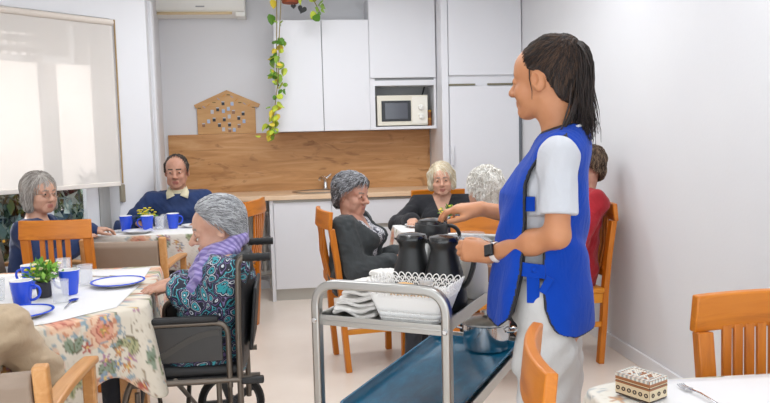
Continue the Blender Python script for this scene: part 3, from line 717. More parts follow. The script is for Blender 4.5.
lf.build('foliage', [mat('pothos_green', '4E7A1E', .45), mat('pothos_light', '86A83A', .45), mat('pothos_lime', 'B9C63F', .45), mat('pothos_yellow', 'D9C23A', .5)], hp)
def heart(n=28):
    P = []
    for i in range(n):
        t = 2*PI*i/n; P.append((16*math.sin(t)**3, 13*math.cos(t)-5*math.cos(2*t)-2*math.cos(3*t)-math.cos(4*t)))
    return P
for x, z, k, ang, lab in ((.115, 2.465, .0024, .35, 'large black heart ornament hanging beside the plant pot'), (.045, 2.49, .0014, -.1, 'small black heart ornament hanging below the plant pot')):
    o = thing('heart_ornament', lab, 'ornament', (x, 6.30, z), 0, 'heart ornaments')
    b = MB(); b.prism([(a*k, c_*k) for a, c_ in heart()], .008, Matrix.Rotation(ang, 4, 'Y')); b.build('heart', mat('heart_black', '141517', .6) if k > .002 else bpy.data.materials['heart_black'], o, .001)
    b = MB(); b.tube([(0, .004, .02 if k > .002 else .01), (-.04 if k > .002 else -.015, .004, .10 if k > .002 else .05)], .0012, 5); b.build('thread', M_GREY, o)
# ------------------------------------------------------------------ furniture
def slat_chair(label, loc, rz, n=4, pitch=.045, w=.43, H=.96, group='slat-back dining chairs', seat=True):
    t = thing('slat_chair', label, 'chair', loc, rz, group)
    for s in (-1, 1):
        x = s*(w/2-.024)
        MB().bar([(x, -.165, 0), (x, -.185, .25), (x, -.195, .45), (x, -.215, .65), (x, -.245, H-.10)], .046, .034, 0, (0, 1, 0)).build('rear_leg', M_HONEY, t, .004)
        MB().bar([(x, .185, 0), (x, .185, .43)], .038, .038, 0, (0, 1, 0)).build('front_leg', M_HONEY, t, .004)
        MB().bar([(x, -.175, .24), (x, .18, .24)], .022, .03).build('stretcher', M_HSEAT, t, .003)
        MB().bar([(x, -.18, .40), (x, .18, .40)], .022, .06).build('side_apron', M_HSEAT, t, .003)
    N = 9; arc = lambda u: -.245-.028*(1-(2*u-1)**2)
    b = MB(); pts = [(-w/2+w*i/(N-1), arc(i/(N-1))-.006, H-.05) for i in range(N)]; b.bar(pts, .026, .105, 0, (0, .10, 1)); b.build('top_rail', M_HONEYX, t, .005)
    b = MB(); b.bar([(-w/2+.04+(w-.08)*i/(N-1), arc(.1+.8*i/(N-1))*.55-.085, .535) for i in range(N)], .022, .045, 0, (0, 0, 1)); b.build('lower_rail', M_HONEYX, t, .003)
    for i in range(n):
        x = (i-(n-1)/2)*pitch; u = .5+x/w; a = arc(u)
        MB().bar([(x, a*.55-.085, .53), (x, a*.8-.05, .70), (x, a, H-.09)], .027, .013, 0, (0, 1, 0)).build('slat', M_HONEY, t, .003)
    MB().bb(-w/2+.02, w/2-.02, .165, .185, .36, .43).build('front_apron', M_HSEAT, t, .003)
    MB().bb(-w/2, w/2, -.19, .215, .43, .462).build('seat', M_HSEAT, t, .012, seg=3)
    return t
def armchair(label, loc, rz, group='upholstered armchairs', w=.56, ztop=.80):
    t = thing('armchair', label, 'armchair', loc, rz, group)
    for s in (-1, 1):
        x = s*(w/2-.022)
        MB().bar([(x, -.20, 0), (x, -.225, .40), (x, -.275, ztop+.02)], .042, .036, 0, (0, 1, 0)).build('rear_leg', M_BEECH, t, .008, seg=3)
        MB().bar([(x, .23, 0), (x, .23, .635)], .04, .04, 0, (0, 1, 0)).build('front_leg', M_BEECH, t, .006)
        MB().bar([(x, -.25, .655), (x, -.05, .663), (x, .16, .655), (x, .27, .645)], .055, .026).build('arm', M_BEECH, t, .008, seg=3)
        MB().bar([(x, -.21, .36), (x, .22, .36)], .024, .06).build('side_rail', M_BEECH, t, .003)
    MB().bb(-w/2+.04, w/2-.04, .215, .24, .33, .39).build('front_rail', M_BEECH, t, .003)
    b = MB(); N = 9; g = []
    F = [(-w/2+.047+(w-.094)*i/(N-1), -.245-.018*math.sin(PI*i/(N-1))) for i in range(N)]
    prof = [(.055, .44), (.060, .60), (.045, ztop-.03), (.022, ztop), (-.004, ztop-.004), (-.024, ztop-.03), (-.014, .60), (.01, .44)]
    vs = [(x, y+dy-.05*(z-.44)*1.3, z) for x, y in F for dy, z in prof]; K = len(prof)
    fs = [(i*K+k, i*K+(k+1) % K, (i+1)*K+(k+1) % K, (i+1)*K+k) for i in range(N-1) for k in range(K)]+[tuple(range(K))[::-1], tuple((N-1)*K+k for k in range(K))]
    b.add(vs, fs); b.build('back_pad', M_TAUPE, t, .008, seg=3)
    MB().bb(-w/2+.045, w/2-.045, -.20, .25, .375, .46).build('seat', M_TAUPE, t, .03, seg=4)
    return t
# --- cloth covered tables
def flowers(P, seed, ext, dens=1.0, pale=0.0, base='DCD2C2'):
    g = np.random.default_rng(seed); C = np.tile(np.array(lin(base)), (len(P), 1))
    (x0, y0), (x1, y1) = ext; A = (x1-x0)*(y1-y0)
    def blend(m, col, a=1.0):
        a = a*(1-pale*.55); C[m] = C[m]*(1-a)+np.array(lin(col))*a
    def items(n): return [(g.uniform(x0, x1), g.uniform(y0, y1), g.uniform(0, 6.28), g.random()) for _ in range(int(n*A*dens))]
    fine = np.sin(P[:, 0]*520)*np.sin(P[:, 1]*520); blend(fine > .75, 'C9BDA9', .5)
    for x, y, a, r in items(26): # leaves
        for da in (-.5, .5):
            th = a+da; d = P-np.array([x, y]); u = d[:, 0]*math.cos(th)+d[:, 1]*math.sin(th); v = -d[:, 0]*math.sin(th)+d[:, 1]*math.cos(th); L = .075
            w = .022*np.sin(np.clip(u/L, 0, 1)*PI); m = (u > 0) & (u < L) & (np.abs(v) < w); blend(m, ['8E9A6A', 'A9A77C', '7E8F7A'][int(r*3)], .9); blend(m & (np.abs(v) < .0025), '5C6B4A', .9); blend(m & (np.abs(np.abs(v)-w) < .003), '6F5F4A', .8)
    for x, y, a, r in items(13): # large peonies
        d = P-np.array([x, y]); R = np.hypot(d[:, 0], d[:, 1]); th = np.arctan2(d[:, 1], d[:, 0])+a; R0 = .062+.022*r
        for k, (f, col) in enumerate(((1.0, '8FA3AD'), (.93, 'D9BFA8'), (.80, 'C98A6A'), (.76, 'E3C3A6'), (.58, 'B9705C'), (.54, 'DBA48B'), (.34, 'A8574A'), (.30, 'D98F78'), (.14, '8E9A55'))):
            rr = R0*f*(1+.13*np.cos((9-k)*th+k)); blend(R < rr, col, .95)
    for x, y, a, r in items(42): # small star flowers
        d = P-np.array([x, y]); R = np.hypot(d[:, 0], d[:, 1]); th = np.arctan2(d[:, 1], d[:, 0])+a; rr = .024*(.62+.38*np.cos(5*th)); c = ['B5564A', '7F93AF', 'C98A55', 'B07F9A'][int(r*4)]
        blend(R < rr*1.12, '7A6A5A', .7); blend(R < rr, c, .9); blend(R < .006, 'E0C070', .95)
    for x, y, a, r in items(60): # scrolls and dots
        d = P-np.array([x, y]); R = np.hypot(d[:, 0], d[:, 1]); th = np.arctan2(d[:, 1], d[:, 0])-a; blend((np.abs(R-.028) < .0022) & (np.abs(((th+PI) % (2*PI))-PI) < 1.3), ['8C7A5E', '8796A0'][int(r*2)], .8)
    return C
M_CLOTH = attr_mat('printed_cotton', rough=.85)
def tablecloth(name, outline, z, hang, label, cat, seed, dens=1., pale=0., base='DCD2C2', step=.012, wave=(.02, 17, .03), group=None, white_top=False, corner=.12, top=14):
    P = [Vector((x, y, 0)) for x, y in outline]; n = len(P); per = []
    # rounded-corner outline, sampled evenly
    pts = []
    for i in range(n):
        p, a, b = P[i], P[i-1], P[(i+1) % n]; r = min(.03, .3*(p-a).length)
        s0 = p+(a-p).normalized()*r; s1 = p+(b-p).normalized()*r
        for k in range(4): t = k/3; pts.append(s0*(1-t)**2+p*2*t*(1-t)+s1*t*t)
    L = []; 
    for i in range(len(pts)):
        a, b = pts[i], pts[(i+1) % len(pts)]; d = (b-a).length; m = max(1, int(d/step)); L += [a.lerp(b, k/m) for k in range(m)]
    N = len(L); c = sum(L, Vector())/N
    nrm = []
    for i in range(N):
        t = (L[(i+3) % N]-L[i-3]); q = Vector((t.y, -t.x, 0)).normalized()
        if q.dot(L[i]-c) < 0: q = -q
        nrm.append(q)
    arc = [0.]
    for i in range(1, N): arc.append(arc[-1]+(L[i]-L[i-1]).length)
    verts = []; uv = []; rows = []
    TOP = top
    for j in range(TOP): # top rings from centre outwards
        f = (j+1)/TOP
        for i in range(N): p = c.lerp(L[i], f); verts.append((p.x, p.y, z+.003)); uv.append((p.x, p.y))
    K = 34; cornerpts = [Vector((x, y, 0)) for x, y in outline]
    for j in range(1, K+1):
        for i in range(N):
            u = j/K; cd = min((L[i]-q).length for q in cornerpts); h = hang(L[i].x, L[i].y) if callable(hang) else hang
            h = h+corner*math.exp(-(cd/.10)**2)
            ph = arc[i]*wave[1]; off = .006*min(1, j/3)+wave[2]*u*.6+wave[0]*u*(math.sin(ph)+.6*math.sin(ph*2.3+1))+.05*u*math.exp(-(cd/.07)**2)
            d = u*h; q = L[i]+nrm[i]*off; verts.append((q.x, q.y, z+.003-d+.002*math.exp(-j))); e = L[i]+nrm[i]*d; uv.append((e.x, e.y))
    fs = [(r*N+i, r*N+(i+1) % N, (r+1)*N+(i+1) % N, (r+1)*N+i) for r in range(TOP+K-1) for i in range(N)]
    verts.append((c.x, c.y, z+.003)); uv.append((c.x, c.y)); ctr = len(verts)-1; fs += [(ctr, i, (i+1) % N) for i in range(N)]
    b = MB(); b.add(verts, fs); o = b.build(name, M_CLOTH, None, ang=180)
    UV = np.array(uv); Cc = flowers(UV, seed, (UV.min(0), UV.max(0)), dens, pale, base)
    if white_top is not False:
        m = np.arange(len(UV)) < TOP*N*white_top; m[-1] = True; Cc[m] = np.array(lin('E8E6E4'))
    me = o.data; ca = me.color_attributes.new('pattern', 'FLOAT_COLOR', 'POINT'); f = np.ones((len(me.vertices), 4), np.float32); f[:len(Cc), :3] = Cc[:len(me.vertices)]; ca.data.foreach_set('color', f.ravel())
    sol = o.modifiers.new('thickness', 'SOLIDIFY'); sol.thickness = .0015; sol.offset = -1
    return tag(o, label, cat, group)
def table(label, outline, z, legs, m=None):
    m = m or M_BEECH; cx = sum(p[0] for p in outline)/len(outline); cy = sum(p[1] for p in outline)/len(outline)
    t = thing('dining_table', label, 'table', (cx, cy, 0)); b = MB(); n = len(outline); q = [(x-cx, y-cy) for x, y in outline]
    b.add([(x*.985, y*.985, z-.03) for x, y in q]+[(x*.985, y*.985, z) for x, y in q], [tuple(range(n)), tuple(range(2*n-1, n-1, -1))]+[(i, (i+1) % n, (i+1) % n+n, i+n) for i in range(n)]); b.build('tabletop', m, t, .004)
    for x, y in legs: MB().bar([(x-cx, y-cy, 0), (x-cx, y-cy, z-.03)], .065, .065, 0, (0, 1, 0)).build('leg', m, t, .004)
    return t
ZT = .755
# table by the wheelchair (foreground left)
OA = [(-1.78, 2.50), (-1.10, 2.52), (-.86, 2.64), (-.59, 2.92), (-.695, 3.84), (-1.78, 3.80)]
table('wooden dining table under the floral cloth in front of the wheelchair', OA, ZT, [(-.685, 2.98), (-.80, 3.72), (-1.68, 3.70), (-1.68, 2.62)])
tablecloth('floral_tablecloth', OA, ZT, lambda x, y: .235+.0*x, 'cream cotton tablecloth printed with large peonies, hanging beside the wheelchair', 'tablecloth', 33, 2.1, 0., 'DCD3C3', step=.0055, wave=(.010, 19, .02), corner=.13)
# white topper
def topper(outline, z, label, drop=.0, seed=0, group='white table covers'):
    b = MB(); n = len(outline); g = np.random.default_rng(seed)
    c = Vector((sum(p[0] for p in outline)/n, sum(p[1] for p in outline)/n, 0)); E = []
    for i in range(n):
        a = Vector((*outline[i], 0)); d = Vector((*outline[(i+1) % n], 0)); m = max(2, int((d-a).length/.03)); E += [a.lerp(d, k/m) for k in range(m)]
    N = len(E); R = 10
    vs = [(*(c.lerp(e, (r+1)/R)).to_2d(), z+.0012*math.sin(e.x*23+r)*math.sin(e.y*19+r*1.7)) for r in range(R) for e in E]+[(c.x, c.y, z)]
    fs = [(r*N+i, r*N+(i+1) % N, (r+1)*N+(i+1) % N, (r+1)*N+i) for r in range(R-1) for i in range(N)]+[(R*N, (i+1) % N, i) for i in range(N)]
    b.add(vs, fs); o = b.build('table_cover', mat('white_cover', 'E9E8E8', .55, bmp=.1, bscale=30), None, ang=180); s = o.modifiers.new('t', 'SOLIDIFY'); s.thickness = .0015
    return tag(o, label, 'table cover', group)
topper([(-1.74, 2.54), (-1.12, 2.56), (-.89, 2.69), (-.70, 2.90), (-.70, 3.30), (-.735, 3.78), (-1.74, 3.76)], ZT+.0065, 'white protective cover on the table beside the wheelchair')
# table by the window
ZB = .785
OB = [(-1.42, 4.93), (-.56, 4.88), (-.60, 5.33), (-1.06, 5.36), (-1.30, 5.20)]
table('dining table with white cloth below the window corner, where the man in navy sits', OB, ZB, [(-.66, 4.97), (-.68, 5.24), (-1.20, 5.16), (-1.28, 4.99)])
tablecloth('window_tablecloth', OB, ZB, .24, 'white tablecloth with faint floral hem on the table by the window', 'tablecloth', 5, 1.3, .35, 'E2DDD6', step=.011, white_top=1.0, corner=.06)
# table at the back, behind the trolley
OC = [(.70, 4.52), (1.42, 4.50), (1.44, 5.12), (.68, 5.14)]
table('dining table with white cloth at the back, where the woman in black sits', OC, ZT, [(.78, 4.6), (1.35, 4.6), (1.35, 5.04), (.78, 5.04)])
tablecloth('back_tablecloth', OC, ZT, .26, 'white tablecloth on the table behind the serving trolley', 'tablecloth', 8, 1.0, .5, 'E4E0DB', step=.012, white_top=1.0, corner=.06)
# table in the right foreground
OD = [(.685, 1.0), (1.75, 1.0), (1.75, 1.70), (.78, 1.735), (.70, 1.70)]
table('dining table with white cover at the lower right edge of the room', OD, ZT, [(.86, 1.08), (1.62, 1.08), (1.62, 1.60), (.86, 1.62)])
tablecloth('right_tablecloth', OD, ZT, .22, 'white tablecloth with a yellow and pink print edge under the inlaid box', 'tablecloth', 14, 1.2, .55, 'E6E2D6', step=.008, wave=(.006, 15, .01), corner=.04, top=70)
topper([(.80, 1.02), (1.73, 1.02), (1.73, 1.685), (.90, 1.715), (.80, 1.66)], ZT+.0065, 'white protective cover on the table in the right foreground', seed=2)
# chairs
slat_chair('honey wood slat-back chair with its back to us, beside the taupe armchair', (-1.26, 4.36, 0), -.10, w=.385, H=.985)
slat_chair('honey wood slat-back chair behind the wheelchair, seen edge-on', (-.53, 5.36, 0), 1.30)
slat_chair('honey wood slat-back chair under the woman in the grey cardigan', (.42, 4.46, 0), -PI/2+.14)
slat_chair('honey wood slat-back chair behind the blonde woman in black', (1.12, 5.40, 0), PI)
slat_chair('honey wood slat-back chair of the white-haired person seen from behind', (1.055, 4.02, 0), -.10)
slat_chair('honey wood slat-back chair against the right wall, under the person in red', (1.615, 4.30, 0), PI/2+.05)
slat_chair('honey wood slat-back chair on the far side of the right foreground table', (1.29, 1.605, 0), PI, n=7, pitch=.036, H=.94)
slat_chair('honey wood chair with a curved top rail, close to the nurse and the inlaid box', (.737, 1.36, 0), -PI/2-.26, n=7, pitch=.036, w=.37)
slat_chair('honey wood chair hidden behind the man in the navy sweater', (-.95, 5.60, 0), PI-.25, H=.86)
armchair('taupe armchair with beech posts, empty, between the two left tables', (-.985, 4.68, 0), -.08, w=.50, ztop=.815)
armchair('taupe armchair with beech arm under the woman in the blue cardigan', (-1.585, 4.53, 0), -PI/2, w=.50)
armchair('taupe armchair with a beech arm at the lower left, under the person in beige', (-.975, 2.33, 0), 0.03, w=.56, ztop=.775)
# ------------------------------------------------------------------ wheelchair
M_FRAMEW = mat('wheelchair_frame_paint', '6E655C', .35, .6); M_VINYL = mat('black_nylon', '1B1B1D', .55, bmp=.1, bscale=250); M_PANEL = mat('black_side_plate', '232222', .35, coat=.3); M_RIM = mat('grey_wheel_spokes', '3A3B3D', .4)
wc = thing('wheelchair', 'black transit wheelchair with grey tube frame, parked at the floral table', 'wheelchair', (-.45, 3.165, 0), PI/2)
for s in (-1, 1):
    x = s*.225
    MB().tube(arc_path([(x, -.205, .20), (x, -.205, .60), (x, -.215, .935), (x, -.30, .925)], .05), .0125, 12).build('back_post', M_FRAMEW, wc)
    g = MB(); P = [(x, -.235-.012*i, .926) for i in range(10)]; g.tube(P, [.015]+[.0175, .0155]*4+[.017], 14, sx=1.05); g.build('push_handle', M_RUBBER, wc)
    MB().tube(arc_path([(x, -.165, .40), (x, -.165, .668), (x, .16, .668), (x, .16, .41)], .055), .0115, 12).build('arm_frame', M_FRAMEW, wc)
    MB().box((x, .0, .685), (.045, .26, .025)).build('arm_pad', M_VINYL, wc, .010, seg=3)
    p = MB().box((x+s*.004, .005, .585), (.006, .295, .145)).build('side_plate', M_PANEL, wc, .003)
    b = MB(); b.bar(bez((x+s*.009, .14, .53), (x+s*.009, .06, .54), (x+s*.009, .0, .63), (x+s*.009, -.13, .63), 14), .003, .024); b.build('plate_groove', mat('plate_relief', '3B3834', .4) if s < 0 else bpy.data.materials['plate_relief'], p)
    MB().tube([(x, -.25, .43), (x, .22, .43)], .0125, 12).build('seat_rail', M_FRAMEW, wc)
    MB().tube(arc_path([(x, .20, .47), (x, .235, .42), (x, .30, .14)], .05), .0125, 12).build('front_tube', M_FRAMEW, wc)
    MB().tube([(x, -.26, .30), (x, .20, .30)], .011, 10).build('lower_rail', M_FRAMEW, wc)
    w = MB(); cx = x+s*.035
    w.lathe([(.128, -.016), (.150, -.018), (.155, -.006), (.155, .006), (.150, .018), (.128, .016), (.126, 0), (.128, -.016)], 40); wo = w.build('rear_wheel', M_RUBBER, wc, loc=(cx, -.12, .160), rot=(0, PI/2, 0))
    sp = MB()
    for k in range(5): a = k*2*PI/5+.3; sp.bar([(0, 0, 0), (.128*math.cos(a), .128*math.sin(a), 0)], .030, .018)
    sp.lathe([(0, -.024), (.03, -.022), (.03, .022), (0, .024)], 18); sp.lathe([(.118, -.01), (.129, -.012), (.129, .012), (.118, .01), (.118, -.01)], 40); sp.build('spokes', M_RIM, wo)
    MB().tube([(cx-s*.03, -.12, .16), (x, -.12, .30), (x, -.12, .44)], .011, 10).build('axle_bracket', M_FRAMEW, wc)
    c = MB(); c.lathe([(.03, -.014), (.072, -.014), (.078, 0), (.072, .014), (.03, .014), (.02, .02), (.02, -.02), (.03, -.014)], 30); c.build('caster_wheel', M_RUBBER, wc, loc=(x, .17, .08), rot=(0, PI/2, 0))
    MB().tube(arc_path([(x, .20, .40), (x, .20, .19), (x+s*.02, .17, .08)], .03), .010, 10).build('caster_fork', M_FRAMEW, wc)
    MB().box((s*.11, .36, .125), (.16, .13, .012), Matrix.Rotation(.25, 3, 'X')).build('footplate', M_BLACK, wc, .004)
    MB().tube([(x, .05, .44), (-x, .02, .15)], .010, 10).build('cross_brace', M_FRAMEW, wc)
    if s < 0: MB().box((x, -.255, .425), (.03, .09, .028)).build('tipping_lever', M_BLACK, wc, .006)
b = MB(); N = 9; vs = []; fs = []
for i in range(N):
    u = i/(N-1); x = -.215+.43*u; dy = -.045*math.sin(PI*u)
    for z, q in ((.46, 0), (.60, .3), (.80, .6), (.915, .4), (.93, .1)): vs.append((x, -.20+dy*(.4+q)-.02*q, z))
fs = [(i*5+k, i*5+k+1, (i+1)*5+k+1, (i+1)*5+k) for i in range(N-1) for k in range(4)]; b.add(vs, fs); o = b.build('backrest', M_VINYL, wc); m_ = o.modifiers.new('t', 'SOLIDIFY'); m_.thickness = .022; m_.offset = 0
b = MB(); b.box((0, -.262, .66), (.34, .015, .26), Matrix.Rotation(.10, 3, 'X')); b.build('back_pocket', M_VINYL, wc, .006)
MB().box((0, .005, .465), (.43, .43, .045)).build('seat', M_VINYL, wc, .018, seg=3)
MB().box((0, .005, .435), (.43, .42, .018)).build('seat_sling', M_VINYL, wc, .006)
# ------------------------------------------------------------------ serving trolley
TR = -math.radians(31.3); TO = Vector((.24, 2.154, 0)); TM = Matrix.Rotation(TR, 3, 'Z')
def CT(x, y, z): return tuple(TO+TM @ Vector((x, y, z)))
cart = thing('serving_trolley', 'stainless steel two-shelf serving trolley in front of the nurse', 'trolley', TO, TR)
TL, TW = 1.10, .215; ZS, ZL = .83, .50
for y, q in ((0, -1), (TL, 1)):
    b = MB(); b.bar(arc_path([(-TW, y, .12), (-TW, y, .945), (TW, y, .945), (TW, y, .12)], .075, 10), .028, .032, 0, (0, 1, 0)); b.build('end_frame', M_STEEL, cart, .007, seg=3)
for z, nm in ((ZS, 'top_shelf'), (ZL, 'bottom_shelf')):
    b = MB(); b.bb(-TW+.012, TW-.012, .0, TL, z-.006, z)
    for s in (-1, 1): b.bb(s*(TW-.012)-.003, s*(TW-.012)+.003, 0, TL, z-.018, z+.022); b.bb(-TW+.012, TW-.012, (.003 if s < 0 else TL-.009), (.009 if s < 0 else TL-.003), z-.018, z+.014)
    b.build(nm, M_STEEL, cart, .0015)
for y in (0, TL):
    for s in (-1, 1):
        for z in (ZS, ZL): MB().lathe([(.0, .0), (.009, .0), (.009, .004), (.006, .007), (0, .007)], 12).build('bolt', M_CHROME, cart, loc=(s*TW, y+(-.0165 if y == 0 else .0165), z), rot=(PI/2 if y == 0 else -PI/2, 0, 0))
        c = MB(); c.lathe([(.012, -.014), (.046, -.014), (.05, 0), (.046, .014), (.012, .014), (.008, .018), (.008, -.018), (.012, -.014)], 24); c.build('caster', M_RUBBER, cart, loc=(s*TW, y, .05), rot=(0, PI/2, 0))
        MB().bb(s*TW-.024, s*TW+.024, y-.012, y+.012, .09, .125).build('caster_fork', M_STEEL, cart, .003)
# blue tray
def tray_mat():
    m, nt, b = new_mat('blue_tray_plastic'); v = coords(nt, (3, 1, 3)); f = noise(nt, v, 7, 5, .7, .5); link(nt, ramp(nt, f, [(.25, '0E5575'), (.6, '146C90'), (.8, '2F8CB0')]), b.inputs['Base Color']); b.inputs['Roughness'].default_value = .25
    bump(nt, b, noise(nt, coords(nt), 25, 3), .03); return m
tr = thing('serving_tray', 'large blue plastic tray with a raised rim lying on the lower trolley shelf', 'tray', CT(0, .51, ZL+.001), TR)
def rrect(hx, hy, r, n=6):
    P = []
    for cx, cy, a0 in ((hx-r, hy-r, 0), (-hx+r, hy-r, PI/2), (-hx+r, -hy+r, PI), (hx-r, -hy+r, 1.5*PI)): P += [(cx+r*math.cos(a0+PI/2*k/n), cy+r*math.sin(a0+PI/2*k/n)) for k in range(n+1)]
    return P
def rings(b, secs, m=0, close0=True, close1=True):
    n = len(secs[0]); vs = [v for r in secs for v in r]; fs = [(i*n+k, i*n+(k+1) % n, (i+1)*n+(k+1) % n, (i+1)*n+k) for i in range(len(secs)-1) for k in range(n)]
    if close0: fs.append(tuple(range(n))[::-1])
    if close1: fs.append(tuple((len(secs)-1)*n+k for k in range(n)))
    return b.add(vs, fs, m)
def rr3(hx, hy, r, z, n=6): return [(x, y, z) for x, y in rrect(hx, hy, r, n)]
b = MB(); hx, hy = .188, .45
rings(b, [rr3(hx-.02, hy-.02, .03, 0), rr3(hx-.006, hy-.006, .04, .012), rr3(hx, hy, .045, .032), rr3(hx+.004, hy+.004, .047, .034), rr3(hx-.004, hy-.004, .043, .034), rr3(hx-.012, hy-.012, .036, .014), rr3(hx-.03, hy-.03, .022, .004)]); b.build('tray_body', tray_mat(), tr)
# steel pot on the tray
p = thing('cooking_pot', 'stainless steel cooking pot with lid on the blue tray', 'pot', CT(.060, .92, ZL+.006), TR)
MB().lathe([(0, 0), (.078, 0), (.090, .006), (.097, .03), (.097, .108), (.101, .112), (.097, .114), (.092, .11), (.09, .03), (0, .012)], 44).build('pot_body', M_CHROME, p)
MB().lathe([(.099, .113), (.097, .119), (.07, .134), (.03, .142), (0, .143)], 40).build('lid', M_STEEL, p)
MB().lathe([(.008, .142), (.008, .150), (.018, .153), (.018, .160), (0, .162)], 18).build('knob', M_STEEL, p)
for s in (-1, 1): MB().tube([(s*.095, -.03, .085), (s*.125, -.028, .088), (s*.132, 0, .089), (s*.125, .028, .088), (s*.095, .03, .085)], .005, 8).build('side_handle', M_CHROME, p)
# folded cloths
M_NAPK = mat('napkin_linen', 'EAE7E3', .9, var='D8D4CF', vscale=16, bmp=.25, bscale=70)
def folded(label, x, y, z, rz, w, d, h, layers, seed):
    g = np.random.default_rng(seed); t = thing('folded_napkins', label, 'napkins', CT(x, y, z), TR+rz, 'folded napkins on the trolley')
    for k in range(layers):
        F = Field((-w, -d, -.02), (w, d, h), .004); z0 = h*k/layers; th = h/layers*.42
        a = g.uniform(-.12, .12); M = rotm(a); ox, oy = g.uniform(-.012, .012, 2)
        hx, hy = w*.46*(1-.05*k), d*.46*(1-.06*k)
        def fn(X, Y, Z, M=M, hx=hx, hy=hy, z0=z0, th=th, ox=ox, oy=oy):
            u = (X-ox)*M[0, 0]+(Y-oy)*M[1, 0]; v = (X-ox)*M[0, 1]+(Y-oy)*M[1, 1]; wz = Z-z0-th-.007*np.sin(u*34+k*2)*np.sin(v*27+k)-.004*np.sin(u*60+v*40)
            qx = np.abs(u)-hx+.008; qy = np.abs(v)-hy+.008; qz = np.abs(wz)-th+.007
            return np.sqrt(np.maximum(qx, 0)**2+np.maximum(qy, 0)**2+np.maximum(qz, 0)**2)+np.minimum(np.maximum(np.maximum(qx, qy), qz), 0)-.007
        F.put(fn, (-w*.6, -d*.6, z0-.01), (w*.6, d*.6, z0+3*th+.01), .004); F.wob(.0016, 26, seed+k); F.build('napkin_fold', M_NAPK, t)
folded('crumpled stack of folded white napkins at the near left corner of the trolley', -.115, .135, ZS+.002, .12, .165, .18, .105, 7, 3)
folded('white folded napkins tucked behind the near stack, beside the lace basket', -.10, .30, ZS+.002, -.25, .18, .16, .105, 5, 9)
# lace basket
M_LACE = mat('white_lace_plastic', 'F2F1EF', .45)
bk = thing('lace_basket', 'white pierced lace-edged plastic basket of bread on the trolley', 'basket', CT(.072, .108, ZS+.001), TR)
def wallpt(u, f): # f 0 bottom .. 1 top
    hx, hy = .098+.040*f, .058+.030*f; n = 4*u; k = int(n) % 4; t = n-int(n); r = rrect(hx, hy, .02, 6); L = []
    tot = [0]; 
    for i in range(len(r)): a, c = r[i], r[(i+1) % len(r)]; tot.append(tot[-1]+math.hypot(a[0]-c[0], a[1]-c[1]))
    d = u % 1*tot[-1]
    for i in range(len(r)):
        if tot[i+1] >= d: q = (d-tot[i])/max(tot[i+1]-tot[i], 1e-9); a, c = r[i], r[(i+1) % len(r)]; return (a[0]+(c[0]-a[0])*q, a[1]+(c[1]-a[1])*q, .004+f*.118)
b = MB(); NU = 208; HF = [0, .06, .10, .20, .24, .34, .42, .55, .68]
V = [[wallpt(i/NU, f) for i in range(NU)] for f in HF]; vs = [v for r in V for v in r]; fs = []
for j in range(len(HF)-1):
    for i in range(NU):
        hole = j in (1, 3) and ((i+j) % 2 == 0)
        if not hole: fs.append((j*NU+i, j*NU+(i+1) % NU, (j+1)*NU+(i+1) % NU, (j+1)*NU+i))
b.add(vs, fs); fl = [wallpt(i/60, 0) for i in range(60)]; b.add(fl, [tuple(range(60))])
o = b.build('basket_wall', M_LACE, bk, ang=60); m_ = o.modifiers.new('t', 'SOLIDIFY'); m_.thickness = .0022
b = MB(); NS = 36
for i in range(NS):
    u0 = i/NS
    for row, (f0, fh) in enumerate(((.64, .16), (.74, .16), (.84, .18))):
        us = u0+.5*(row % 2)/NS
        for rad, w in ((1.0, .0019), (.45, .0015)): b.tube([wallpt((us+(.5-.5*rad*math.cos(PI*k/8))/NS) % 1, f0+fh*rad*math.sin(PI*k/8)) for k in range(9)], w, 5)
b.build('scallop_edge', M_LACE, bk)
M_BREAD = mat('bread_crust', 'D69A4E', .6, var='E9C48A', vscale=12, bmp=.2, bscale=40)
for i, (x, y, z, l, a, lab) in enumerate(((-.035, .0, .075, .05, .3, 'golden bread roll at the left in the lace basket'), (.04, -.01, .07, .045, -.4, 'pale bread roll at the right in the lace basket'), (.01, .02, .045, .05, 1.2, 'bread roll lying low in the lace basket'))):
    o = MB().sphere((0, 0, 0), (l, .032, .026), 18).build('bread_roll', M_BREAD, None, loc=CT(.072+x, .108+y, ZS+.01+z), rot=(0, 0, TR+a)); tag(o, lab, 'bread', 'bread rolls')
